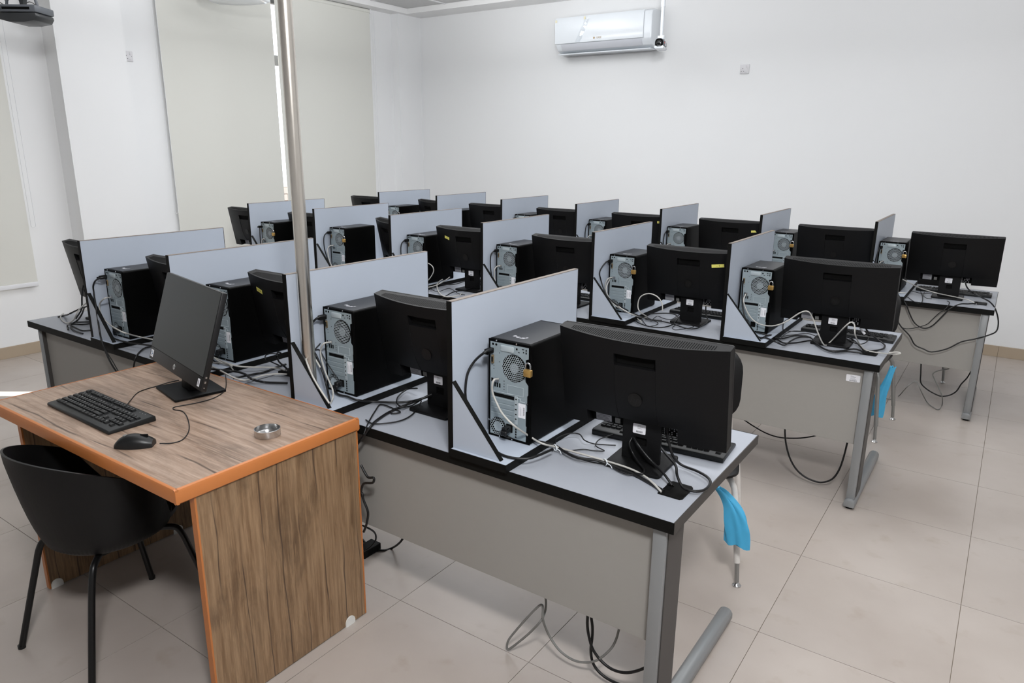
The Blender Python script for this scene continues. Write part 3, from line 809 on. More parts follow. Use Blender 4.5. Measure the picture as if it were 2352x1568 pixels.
for (r, i) in sorted(LOCK):
    x, y = TWR[r][i]
    lab = 'brass padlock on the tower by the %s divider, %s' % (ordn(i, len(TWR[r])).replace(' from left', '-from-left'), ROWN[r])
    if pk0 is None:
        p = pk0 = thing('padlock', lab, 'padlock', group='brass padlocks on the towers')
        MB().prism(rrect(0.028, 0.024, 0.004, 3, 0, 0.012), 'y', -0.006, 0.006).build('body', M['brass'], p, bevel=0.0012, seg=2)
        a = [(-0.009, 0, 0.020)] + [(-0.009, 0, 0.034)] + [(-0.009 * math.cos(q), 0, 0.036 + 0.009 * math.sin(q)) for q in (0.3, 0.8, PI / 2, 2.34, 2.84)] + [(0.009, 0, 0.034), (0.009, 0, 0.020)]
        MB().tube(a, 0.0028, 8).build('shackle', M['steel'], p)
    else:
        p = copy_tree(pk0); p['label'] = lab
    p.location = (x + 0.162, y - 0.0085, 0.776 + 0.236)

# ------------------------------------------------------------------ monitors
HW, HH = 0.267, 0.332
def vback(x, k=1.0): return -0.015 - 0.047 * k * max(0.0, 1 - (x / HW) ** 2)
def back_outline(xa, xb, front=0.021, notch=None, n=20, k=1.0):
    vb = lambda x: vback(x, k)
    pts = []
    xs = [xa + (xb - xa) * k / n for k in range(n + 1)]
    if notch:
        hw, dv = notch
        xs = sorted(set([x for x in xs if abs(x) > hw + 0.004] + [-hw, hw]))
        for x in xs:
            if x == -hw: pts += [(x - 0.0015, vb(x)), (x, vb(x) + dv)]
            elif x == hw: pts += [(x, vb(x) + dv), (x + 0.0015, vb(x))]
            else: pts.append((x, vb(x)))
    else:
        pts = [(x, vb(x)) for x in xs]
    return pts + [(xb, front), (xa, front)]
def make_monitor():
    t = thing('computer_monitor', 'x', 'monitor', group='black monitors seen from behind')
    HT = Matrix.Translation((0, 0, 0.102)) @ Matrix.Rotation(R_(10), 4, 'X')
    def H(): b = MB(); b.T = HT.copy(); return b
    bk = H()
    bk.prism(back_outline(-HW + 0.001, HW - 0.001), 'z', 0.288, HH - 0.001)
    bk.prism(back_outline(-HW + 0.001, HW - 0.001, notch=(0.064, 0.020)), 'z', 0.250, 0.288)
    def rings(xa, xb, notch, n, lev): return [[(p[0], p[1], z) for p in back_outline(xa, xb, notch=notch, n=n, k=kk)] for z, kk in lev]
    bk.loft(rings(-HW + 0.001, HW - 0.001, (0.064, 0.0018), 20, ((0.056, 0.42), (0.080, 0.62), (0.110, 0.84), (0.140, 0.96), (0.170, 1.0), (0.250, 1.0))))
    bk.loft(rings(-HW + 0.001, -0.180, None, 8, ((0.003, 0.25), (0.030, 0.32), (0.056, 0.42))))
    bk.loft(rings(0.122, HW - 0.001, None, 8, ((0.003, 0.25), (0.030, 0.32), (0.056, 0.42))))
    bk.build('back_cover', M['mon'], t, smooth=20)
    H().box(-0.0625, 0.0625, vback(0.063) + 0.016, vback(0.063) + 0.0185, 0.2515, 0.2865).build('recess_shade', M['hole'], t, smooth=0)  # black plate stands in for the shade deep in the handle notch
    H().box(-0.180, 0.122, 0.012, 0.0205, 0.003, 0.056).build('connector_bay', M['hole'], t, smooth=0)
    H().prism(rrect(2 * HW, HH, 0.006, 3, 0, HH / 2), 'y', 0.0208, 0.0265).build('front_bezel', M['mon2'], t, bevel=0.0012, seg=1)
    H().box(-HW + 0.006, HW - 0.006, 0.0263, 0.0268, 0.018, HH - 0.006).build('screen', M['screen'], t, smooth=0)
    vs = H()
    for k in range(64):
        x = -0.222 + 0.444 * k / 63
        if (k // 8) % 2 == 0 or True:
            vs.box(x - 0.0014, x + 0.0014, vback(x) + 0.008, 0.004, HH - 0.0012, HH - 0.0006)
    o = vs.build('vent_slots', M['hole'], t, smooth=0); o['kind'] = 'stuff'
    y0 = vback(0, 0.96) + 0.0018 - 0.001
    lg = H(); disc(lg, 0, y0, 0.145, 0.0225, 0, 28, 0.0006)
    o = lg.build('logo_disc', M['monlogo'], t, smooth=0)
    lg = H(); add_text(lg, 'hp', 0.034, 0.0, y0 - 0.0008, 0.1455, 0, 0.28); lg.build('logo_letters', M['lettr'], o, smooth=0)
    s = H(); s.box(-0.166, -0.112, 0.0114, 0.012, 0.005, 0.040, 0)
    for k in range(6): s.box(-0.163, -0.118 - 0.004 * (k % 3), 0.0110, 0.0114, 0.008 + 0.0050 * k, 0.0095 + 0.0050 * k, 1)
    s.build('rating_label', [M['inklight'], M['ink']], t, smooth=0)
    s = H(); rr = random.Random(9)
    for rw in range(5):
        for k in range(8):
            if rr.random() < 0.7: s.box(0.048 + 0.008 * k, 0.052 + 0.008 * k, 0.0114, 0.012, 0.006 + 0.007 * rw, 0.010 + 0.007 * rw)
    s.build('approval_marks', M['inklight'], t, smooth=0)
    for pa, pb, pz in ((-0.098, -0.080, 0.026), (-0.030, -0.006, 0.020), (0.004, 0.026, 0.020)): H().box(pa, pb, 0.008, 0.012, 0.008, pz).build('port', M['gry'], t, smooth=0)
    nk = MB()
    for a in ((-0.063, 0.063, 0.088, 0.150), (-0.063, 0.063, 0.010, 0.062), (-0.063, -0.018, 0.062, 0.088), (0.018, 0.063, 0.062, 0.088)):
        nk.box(a[0], a[1], -0.012, -0.001, a[2], a[3])
    nk.build('stand_neck', M['mon'], t, smooth=0)
    MB().box(-0.055, 0.055, -0.003, 0.0, 0.055, 0.095).build('neck_back', M['hole'], t, smooth=0)
    MB().prism(rrect(0.185, 0.180, 0.012, 4), 'z', 0.0, 0.011).build('stand_base', M['mon'], t, bevel=0.002, seg=2)
    a = MB().prism(rrect(0.042, 0.032, 0.003, 3, -0.008, 0.116), 'y', -0.0127, -0.012, 0)
    for k, ww in enumerate((0.012, 0.018, 0.015)): a.box(-0.014, -0.014 + ww, -0.0130, -0.0127, 0.126 - 0.0045 * k, 0.1275 - 0.0045 * k, 2)
    barcode(a, -0.018, 0.003, -0.0127, 0.1035, 0.1095, 1)
    a.build('asset_label', [M['sticker'], M['ink'], M['inklight']], t, smooth=0)
    return t
# centre x, centre y, yaw of every monitor
MON = [[(-4.133, 1.954, 0), (-3.208, 1.925, 0), (-2.437, 1.954, 0), (-1.668, 1.954, 0), (-0.850, 1.957, 2.5)],
       [(-5.415, 3.884, 0), (-4.625, 3.90, 0), (-3.760, 3.93, -24), (-3.018, 3.884, 0), (-2.222, 3.880, 0), (-1.435, 3.880, 0), (-0.672, 3.884, 1.5)],
       [(-5.749, 5.637, 0), (-4.850, 5.645, -20), (-4.108, 5.637, 0), (-3.325, 5.637, 0), (-2.560, 5.637, 0), (-1.788, 5.637, 0), (-1.030, 5.637, 0), (-0.290, 5.637, 0)]]
mo0 = make_monitor(); used = False
MONO = {}
TAPED = {(0, 2): ('C-14', -0.168, 0.268, 8, 0.050), (1, 3): ('15', -0.150, 0.268, 12, 0.046), (1, 5): ('-- 4', 0.162, 0.262, -4, 0.066), (2, 4): ('C-14', 0.185, 0.288, 0, 0.044), (2, 5): ('', 0.178, 0.268, -2, 0.040)}
TXT = {(0, 2): 'C-14', (1, 3): '15'}
for r in range(3):
    n = len(MON[r])
    for i, (x, y, a) in enumerate(MON[r]):
        o = copy_tree(mo0) if used else mo0
        used = True
        o.location = (x, y, 0.7503); o.rotation_euler = (0, 0, R_(a))
        MONO[(r, i)] = o
        o['label'] = 'black monitor seen from behind%s, %s in the %s' % (' with yellow tape' if (r, i) in TAPED else '', ordn(i, n), ROWN[r])
HT = Matrix.Translation((0, 0, 0.102)) @ Matrix.Rotation(R_(10), 4, 'X')
for key, (s, x, z, rot, w) in TAPED.items():
    b = MB(); slope = math.atan2(vback(x + 0.01) - vback(x - 0.01), 0.02)
    b.T = HT @ Matrix.Translation((x, vback(x) - 0.0012, z)) @ Matrix.Rotation(slope, 4, 'Z') @ Matrix.Rotation(R_(rot), 4, 'Y')
    if key == (2, 5): b.prism([(-w / 2, -0.008), (w / 2, -0.008), (w / 2 - 0.010, 0.008), (-w / 2, 0.008)], 'y', -0.0004, 0.0004, 0)
    else: b.box(-w / 2, w / 2, -0.0004, 0.0004, -0.009, 0.009, 0)
    if s: add_text(b, s, 0.015, 0, -0.0008, 0, 1, 0.15)
    o = b.build('tape_label', [M['yellow'], M['pen']], MONO[key], smooth=0)
    o['label'] = 'strip of yellow tape with handwriting' if s else 'torn strip of yellow tape'

# ------------------------------------------------------------------ keyboards
KEYME = {}
def key_mesh(w, h=0.0165):
    k = (round(w, 4), round(h, 4))
    if k not in KEYME:
        a, b = w / 2 - 0.0009, h / 2 - 0.0006
        mb = MB()
        mb.add([(-a, -b, 0), (a, -b, 0), (a, b, 0), (-a, b, 0), (-a + .0018, -b + .0014, 0.006), (a - .0018, -b + .0014, 0.006), (a - .0018, b - .0022, 0.0065), (-a + .0018, b - .0022, 0.0065)],
               [(3, 2, 1, 0), (4, 5, 6, 7), (0, 1, 5, 4), (1, 2, 6, 5), (2, 3, 7, 6), (3, 0, 4, 7)])
        o = mb.build('key', M['key'], smooth=0); KEYME[k] = o.data
        bpy.data.objects.remove(o)
    return KEYME[k]
def key_layout():
    U = 0.0190; K = []
    def row(y, x, items):
        for w, s in items:
            if s is not None: K.append((x + w * U / 2, y, w * U, s))
            x += w * U
        return x
    x0 = -0.214
    row(0.060, x0, [(1, 'Esc'), (1, None)] + [(1, 'F%d' % k) for k in range(1, 5)] + [(.5, None)] + [(1, 'F%d' % k) for k in range(5, 9)] + [(.5, None)] + [(1, 'F%d' % k) for k in range(9, 13)])
    row(0.033, x0, [(1, c) for c in '`1234567890-='] + [(2, 'Bk')])
    row(0.014, x0, [(1.5, 'Tab')] + [(1, c) for c in 'QWERTYUIOP[]'] + [(1.5, '\\')])
    row(-0.005, x0, [(1.75, 'Cap')] + [(1, c) for c in "ASDFGHJKL;'"] + [(2.25, 'Ent')])
    row(-0.024, x0, [(2.25, 'Shift')] + [(1, c) for c in 'ZXCVBNM,./'] + [(2.75, 'Shift')])
    row(-0.043, x0, [(1.25, 'Ctrl'), (1.25, ''), (1.25, 'Alt'), (6.25, ''), (1.25, 'Alt'), (1.25, ''), (1.25, ''), (1.25, 'Ctrl')])
    x1 = x0 + 15.3 * U
    row(0.060, x1, [(1, 'Prt'), (1, 'Scr'), (1, 'Brk')])
    row(0.033, x1, [(1, 'Ins'), (1, 'Hm'), (1, 'Pg')]); row(0.014, x1, [(1, 'Del'), (1, 'End'), (1, 'Pg')])
    row(-0.024, x1, [(1, None), (1, '^')]); row(-0.043, x1, [(1, '<'), (1, 'v'), (1, '>')])
    x2 = x1 + 3.3 * U
    for y, s in ((0.033, 'N/*-'), (0.014, '789+'), (-0.005, '456 '), (-0.024, '123='), (-0.043, '0 . ')):
        for k, c in enumerate(s):
            if c != ' ': K.append((x2 + (k + .5) * U, y, U, c))
    return K
KL = key_layout()
def make_keyboard(label, loc, rz, keys=True, legends=False, group=None, feet=False):
    t = thing('keyboard', label, 'keyboard', loc, rz, group)
    body = MB()
    prof = [(-0.080, 0.0), (-0.082, 0.006), (-0.078, 0.012), (0.070, 0.021), (0.080, 0.018), (0.081, 0.0)]
    body.prism(prof, 'x', -0.228, 0.228); body.build('keyboard_body', M['kb'], t, bevel=0.003, seg=2)
    def top(y): return 0.012 + (y + 0.078) / 0.148 * 0.009
    tilt = math.atan2(0.009, 0.148)
    if keys:
        for x, y, w, s in KL:
            o = link('key', key_mesh(w), t)
            o.location = (x, y - 0.004, top(y) - 0.0005); o.rotation_euler = (tilt, 0, 0)
    else:
        mb = MB()
        for x, y, w, s in KL:
            a, b = w / 2 - 0.0009, 0.0076
            mb.T = Matrix.Translation((x, y - 0.004, top(y) - 0.0005)) @ Matrix.Rotation(tilt, 4, 'X')
            mb.add([(-a, -b, 0), (a, -b, 0), (a, b, 0), (-a, b, 0), (-a + .0018, -b + .0014, 0.006), (a - .0018, -b + .0014, 0.006), (a - .0018, b - .0022, 0.0065), (-a + .0018, b - .0022, 0.0065)],
                   [(4, 5, 6, 7), (0, 1, 5, 4), (1, 2, 6, 5), (2, 3, 7, 6), (3, 0, 4, 7)])
        o = mb.build('keys', M['key'], t, smooth=0); o['kind'] = 'stuff'
    if legends:
        lm = MB()
        for x, y, w, s in KL:
            if not s: continue
            base = Matrix.Rotation(tilt, 4, 'X')
            sz = 0.0085 if len(s) == 1 else 0.0052
            add_text(lm, s, sz, x - (0.003 if len(s) == 1 else 0), y - 0.0015, top(y) + 0.0066, 0, 0, base)
        o = lm.build('key_legends', M['legend'], t, smooth=0); o['kind'] = 'stuff'
        d = MB()
        for k in range(3): d.box(0.158 + 0.018 * k, 0.160 + 0.018 * k, 0.060, 0.062, top(.061) + .0001, top(.061) + .0006)
        d.build('status_lights', M['legend'], t, smooth=0)
    if feet:
        MB().box(-0.205, -0.18, 0.070, 0.079, -0.0002, 0.010).build('key_foot', M['kb'], t, smooth=0)
    return t
make_keyboard('black keyboard lying on the wooden desk before the desktop screen', (-2.545, 1.128, 0.7903), R_(-1.5), True, True)
make_keyboard('black keyboard behind the rightmost front row monitor', (-0.868, 2.165, 0.7506), R_(184), True)
make_keyboard('black keyboard behind the rightmost middle row monitor with white cable', (-0.640, 4.125, 0.7506), R_(181), True)
for lab, x, y, a in (('black keyboard behind the fourth-from-left front row monitor', -1.62, 2.17, 182), ('black keyboard behind the third-from-left front row monitor', -2.40, 2.17, 179),
                     ('black keyboard behind the sixth-from-left middle row monitor', -1.40, 4.11, 181), ('black keyboard behind the fifth-from-left middle row monitor', -2.18, 4.11, 180),
                     ('black keyboard behind the fourth-from-left middle row monitor', -2.97, 4.11, 180), ('black keyboard behind the rightmost back row monitor', -0.27, 5.86, 180)):
    make_keyboard(lab, (x, y, 0.7506), R_(a), False)

# ------------------------------------------------------------------ wooden desk
WX0, WX1, WY0, WY1, WZ = -2.985, -1.775, 0.947, 1.630, 0.790
wd = thing('wooden_desk', 'wood grain desk with orange edges in the left foreground', 'desk', ((WX0 + WX1) / 2, (WY0 + WY1) / 2, 0))
cx, cy = (WX0 + WX1) / 2, (WY0 + WY1) / 2
hw, hd = (WX1 - WX0) / 2, (WY1 - WY0) / 2
MB().box(-hw + 0.010, hw - 0.010, -hd + 0.010, hd - 0.010, WZ - 0.040, WZ).build('desk_top', M['woodtop'], wd, smooth=0)
def edge_bar(a, b, axis, sgn):
    # rounded nose profile outside the top slab
    e = MB(); P = [(0.0, -0.044), (0.007, -0.044), (0.011, -0.040), (0.0115, -0.008), (0.008, -0.001), (0.003, 0.0012), (0.0, 0.0012)]
    if axis == 'x':
        pts = [(sgn * (hd - 0.0105 + p[0]), WZ + p[1]) for p in P]; e.prism(pts, 'x', a, b)
    else:
        pts = [(sgn * (hw - 0.0105 + p[0]), WZ + p[1]) for p in P]; e.prism(pts, 'y', a, b)
    e.build('edge_strip', M['orange'], wd)
edge_bar(-hw, hw, 'x', -1); edge_bar(-hw, hw, 'x', 1); edge_bar(-hd, hd, 'y', 1); edge_bar(-hd, hd, 'y', -1)
for xp, nm in ((hw - 0.030, 'r'), (-hw + 0.055, 'l')):
    p = MB().box(xp, xp + 0.022, -hd + 0.062, hd - 0.010, 0.004, WZ - 0.042).build('side_panel', M['woodside'], wd, smooth=0)
    MB().box(xp - 0.001, xp + 0.023, -hd + 0.056, -hd + 0.062, 0.004, WZ - 0.042).build('panel_edge', M['orange'], p, smooth=0)
    MB().box(xp - 0.001, xp + 0.023, hd - 0.010, hd - 0.004, 0.004, WZ - 0.042).build('panel_edge', M['orange'], p, smooth=0)
    for yy in (-hd + 0.085, hd - 0.085):
        s = MB(); pts = [(yy - 0.022, 0.0)] + [(yy - 0.022 * math.cos(q), 0.014 + 0.022 * math.sin(q)) for q in [PI * k / 10 for k in range(11)]] + [(yy + 0.022, 0.0)]
        s.prism(pts, 'x', xp - 0.004, xp + 0.026); s.build('foot_clip', M['clearclip'], p, smooth=30)
MB().box(-hw + 0.078, hw - 0.031, hd - 0.12, hd - 0.102, 0.36, WZ - 0.042).build('modesty_panel', M['woodside'], wd, smooth=0)

# desktop screen on it
ds = thing('desktop_computer', 'slim black desktop screen standing on the wooden desk', 'computer', (-2.515, 1.455, WZ + 0.0005), -0.215)
DT = Matrix.Translation((0.02, -0.065, 0.086)) @ Matrix.Rotation(-0.31, 4, 'X')
def Hd(): b = MB(); b.T = DT.copy(); return b
Wd2, Hd2 = 0.278, 0.355
Hd().box(-Wd2, Wd2, 0.0, 0.022, 0, Hd2).build('housing', M['mon2'], ds, bevel=0.004, seg=2)
Hd().box(-Wd2 + 0.003, Wd2 - 0.003, -0.0012, 0.0004, 0.052, Hd2 - 0.003).build('screen', M['screen'], ds, smooth=0)
Hd().box(-Wd2 + 0.001, Wd2 - 0.001, -0.0006, 0.0004, 0.050, 0.052).build('chin_line', M['hole'], ds, smooth=0)
b = Hd(); disc(b, 0.0, -0.0002, 0.026, 0.0105, 0, 24, 0.0006); o = b.build('logo_disc', M['steel'], ds, smooth=0)
b = Hd(); add_text(b, 'hp', 0.016, 0, -0.0010, 0.0262, 0, 0.28); b.build('logo_letters', M['mon2'], o, smooth=0)
b = Hd(); b.box(-Wd2 + 0.012, -Wd2 + 0.040, -0.0008, 0.0, 0.012, 0.040, 0)
b.T = DT @ Matrix.Translation((-Wd2 + 0.022, -0.0010, 0.026)) @ Matrix.Rotation(PI / 2, 4, 'X'); b.lathe([(0.008, 0), (0.008, 0.0003)], n=18, mi=1); b.lathe([(0.006, 0.0003), (0.006, 0.0005)], n=18, mi=0)
b.T = DT; b.box(-Wd2 + 0.031, -Wd2 + 0.038, -0.0012, -0.0008, 0.023, 0.026, 1)
b.build('processor_sticker', [M['sticker'], M['blueink']], ds, smooth=0)
b = Hd(); b.box(Wd2 - 0.040, Wd2 - 0.022, -0.0008, 0.0, 0.012, 0.040, 0); b.box(Wd2 - 0.036, Wd2 - 0.026, -0.0012, -0.0008, 0.018, 0.034, 1)
b.build('rating_sticker', [M['sticker'], M['inklight']], ds, smooth=0)
b = Hd(); b.box(Wd2 - 0.0003, Wd2 + 0.0006, 0.007, 0.013, 0.030, 0.038, 0); b.box(Wd2 - 0.0003, Wd2 + 0.0006, 0.007, 0.013, 0.048, 0.054, 0); b.box(Wd2 - 0.0003, Wd2 + 0.0006, 0.008, 0.012, 0.012, 0.016, 0)
b.build('side_ports', M['steel'], ds, smooth=0)
MB().prism([(-0.02, 0.010), (0.045, 0.010), (0.030, 0.20), (0.010, 0.20)], 'x', -0.045, 0.045).build('stand_neck', M['mon'], ds, bevel=0.003)
MB().prism(rrect(0.215, 0.190, 0.004, 3), 'z', 0.0, 0.010).build('stand_base', M['mon'], ds, bevel=0.002)

# mouse
ms = thing('computer_mouse', 'black computer mouse on the wooden desk beside the keyboard', 'mouse', (-2.165, 1.048, WZ + 0.0003), R_(-49))
rings = []
for k in range(11):
    t_ = k / 10; y = -0.057 + 0.114 * t_
    w = 0.031 * math.sin(PI * (0.10 + 0.80 * t_)) ** 0.45; h = 0.036 * math.sin(PI * (0.06 + 0.82 * (t_ ** 0.85))) ** 0.75
    rings.append([(w * math.cos(q) * (1 if math.sin(q) < 0 else 1), y, max(0.0, 0.004 + h * max(0, math.sin(q)) ** 0.8) if math.sin(q) > 0 else 0.0) for q in [2 * PI * j / 20 for j in range(20)]])
MB().loft(rings).build('mouse_shell', M['mouse'], ms, smooth=60)
MB().box(-0.0035, 0.0035, 0.018, 0.042, 0.024, 0.0385).build('scroll_wheel', M['hole'], ms, bevel=0.002)
b = MB(); b.T = Matrix.Translation((0, -0.028, 0.0368)) @ Matrix.Rotation(0.25, 4, 'X'); b.lathe([(0.006, -0.002), (0.006, 0.0008)], n=18); b.build('logo_disc', M['gry'], ms, smooth=0)
# metal dish
di = thing('metal_dish', 'small round brushed metal dish on the wooden desk', 'dish', (-1.903, 1.347, WZ + 0.0003))
MB().lathe([(0.040, 0.0), (0.0415, 0.002), (0.0415, 0.024), (0.0395, 0.0245), (0.0388, 0.006), (0.030, 0.0035), (0.012, 0.004), (0.004, 0.005)], n=48).build('dish_ring', M['steel'], di, smooth=40)

# ------------------------------------------------------------------ black tub chair at the wooden desk
tc_ = thing('tub_chair', 'black ribbed plastic tub chair with thin legs at the wooden desk', 'chair', (-2.425, 1.05, 0), R_(4))
def shell_pt(a, s):
    # a: angle from back centre (-Y) -pi..pi ; s: 0 bottom .. 1 rim
    c = math.cos(a); front = max(0.0, -c)
    rim_h = 0.775 - 0.115 * (1 - max(0, c)) ** 1.1 - 0.05 * front
    if abs(a) > R_(98):   # arms run down to the seat lip
        q = min(1, (abs(a) - R_(98)) / R_(34)); rim_h = rim_h * (1 - q) + 0.455 * q
    z = 0.405 + (rim_h - 0.405) * s
    k = s ** 0.55
    hh = (z - 0.405) / 0.37
    g = min(1, hh) ** 0.5
    rx = 0.160 + 0.112 * g; ry = 0.165 + 0.100 * g
    if c < 0: ry = 0.190 + 0.02 * g
    return Vector((math.sin(a) * rx, -c * ry, z))
N = 180; rows = [0, .06, .14, .24, .36, .5, .64, .78, .9, 1.0]
outer = []; inner = []
for s in rows:
    ro, ri = [], []
    for k in range(N):
        a = -PI + 2 * PI * k / N
        p = shell_pt(a, s)
        d = Vector((p.x, p.y, 0)).normalized()
        rib = 0.0030 if (k % 2 == 0 and 0.05 < s < 0.93) else 0.0
        ro.append(tuple(p + d * rib)); ri.append(tuple(p - d * 0.007))
    outer.append(ro); inner.append(ri)
sh = MB(); sh.loft(outer + inner[::-1], caps=False)
sh.build('chair_shell', M['chairblk'], tc_, smooth=60)
st = MB(); rr_ = []
for f_, z in ((1.0, 0.446), (0.9, 0.437), (0.6, 0.428), (0.25, 0.426)):
    rr_.append([(math.sin(a) * 0.172 * f_, -math.cos(a) * (0.172 if math.cos(a) > 0 else 0.235) * f_, z) for a in [2 * PI * k / 48 for k in range(48)]])
rr_b = [[(p[0], p[1], p[2] - 0.016) for p in rg] for rg in rr_]
st.loft(rr_b[::-1] + rr_); st.build('seat', M['chairblk'], tc_, smooth=60)
for sx in (-1, 1):
    for sy in (-1, 1):
        MB().tube(smooth_path([(sx * 0.08, sy * 0.075, 0.398), (sx * 0.140, sy * 0.135, 0.396), (sx * 0.158, sy * 0.158, 0.372), (sx * 0.172, sy * 0.182, 0.28), (sx * 0.215, sy * 0.245, 0.006)], 4), 0.011, 12).lathe([(0.0125, 0.0), (0.0125, 0.012)], (sx * 0.2155, sy * 0.2457), 12).build('leg', M['legblk'], tc_)
MB().box(-0.12, 0.12, -0.10, 0.10, 0.392, 0.412).build('seat_frame', M['legblk'], tc_, bevel=0.003)

# ------------------------------------------------------------------ student chairs on the far side of the tables
def student_chair(label, loc, rz, tube_m, glide=True):
    t = thing('student_chair', label, 'chair', loc, rz)          # user faces local -Y
    s = MB(); rg = []
    for z, f_ in ((0.452, 0.94), (0.458, 1.0), (0.468, 1.0), (0.472, 0.97)):
        rg.append([(p[0] * f_, p[1] * f_, z - 0.010 * (1 - abs(p[0]) / 0.215) + (0.012 if p[1] > 0.12 else 0)) for p in rrect(0.43, 0.43, 0.085, 6, 0, -0.025)])
    s.loft(rg); s.build('seat', M['chairblk'], t, smooth=50)
    b = MB(); rg = []
    for yo, f_ in ((0.205, 0.95), (0.210, 1.0), (0.222, 1.0), (0.226, 0.96)):
        rg.append([(p[0] * f_, yo + 0.05 * (p[1] + 0.17) + 0.35 * p[0] ** 2 * -1, 0.705 + p[1] * f_) for p in rrect(0.40, 0.34, 0.11, 6)])
    b.loft(rg); b.build('backrest', M['chairblk'], t, smooth=50)
    for sx in (-1, 1):
        for sy, nm in ((-1, 'front'), (1, 'rear')):
            lg = MB().tube(smooth_path([(sx * 0.15, sy * 0.05, 0.440), (sx * 0.17, sy * 0.15, 0.440), (sx * 0.195, sy * 0.185, 0.415), (sx * 0.21, sy * 0.20, 0.36), (sx * 0.24, sy * 0.235, 0.10)], 4), 0.0125, 12).build('leg', tube_m, t)
            MB().tube([(sx * 0.24, sy * 0.235, 0.10), (sx * 0.246, sy * 0.243, 0.018)], 0.0095, 10).build('leg_tip', M['tube'], lg)
            MB().lathe([(0.017, 0.0), (0.018, 0.005), (0.008, 0.014), (0.006, 0.02)], (sx * 0.247, sy * 0.244), 16).build('glide', M['steel'], lg)
        MB().tube(smooth_path([(sx * 0.16, 0.10, 0.442), (sx * 0.17, 0.21, 0.455), (sx * 0.165, 0.240, 0.52), (sx * 0.15, 0.238, 0.66)], 4), 0.010, 10).build('back_post', tube_m, t)
    return t
student_chair('black student chair with white wrapped legs behind front row right end', (-1.000, 2.785, 0), R_(17), M['wrap'])
student_chair('black student chair with grey tube legs behind middle row right end', (-0.715, 4.850, 0), R_(-4), M['tube'])
student_chair('black student chair with grey tube legs behind back row right end', (-0.50, 6.41, 0), 0, M['tube'])

def cloth(label, pts, r0, seed):
    rnd = random.Random(seed); P = smooth_path(pts, 4); rings = []
    ph = rnd.uniform(0, 6)
    for i, p in enumerate(P):
        t_ = i / (len(P) - 1)
        wd_ = r0 * (0.55 + 0.75 * t_ - 0.18 * math.sin(t_ * PI * 2))
        ring = []
        for k in range(28):
            a = 2 * PI * k / 28
            f_ = 1 + 0.22 * math.sin(3 * a + ph + t_ * 2.2) + 0.13 * math.sin(7 * a + 2 * ph - t_ * 5)
            ring.append((p[0] + wd_ * f_ * math.cos(a), p[1] + 0.45 * wd_ * f_ * math.sin(a), p[2] + 0.006 * math.sin(4 * a + ph)))
        rings.append(ring)
    o = MB().loft(rings).build('plastic_cloth', M['blue'], None, smooth=50)
    return tag(o, label, 'cloth')
cloth('blue plastic cloth tied to the chair leg behind the front row', [(-0.800, 2.56, 0.438), (-0.768, 2.56, 0.425), (-0.722, 2.565, 0.37), (-0.702, 2.57, 0.30), (-0.690, 2.57, 0.215)], 0.034, 3)
cloth('blue plastic cloth hanging by the chair legs behind the middle row', [(-0.470, 4.80, 0.430), (-0.490, 4.80, 0.33), (-0.520, 4.80, 0.20), (-0.525, 4.80, 0.10)], 0.030, 8)

# ------------------------------------------------------------------ steel pole
sp = thing('steel_pole', 'polished steel pole rising from the front row to the ceiling', 'pole', (-2.108, 1.700, 0.7757))
MB().tube([(0, 0, 0), (0, 0, ZC + 0.052 - 0.7757)], 0.0245, 32).build('pole_tube', M['chrome'], sp)
MB().lathe([(0.0262, 0.0), (0.0262, 0.004), (0.0247, 0.005)], n=28).build('pole_foot', M['steel'], sp)

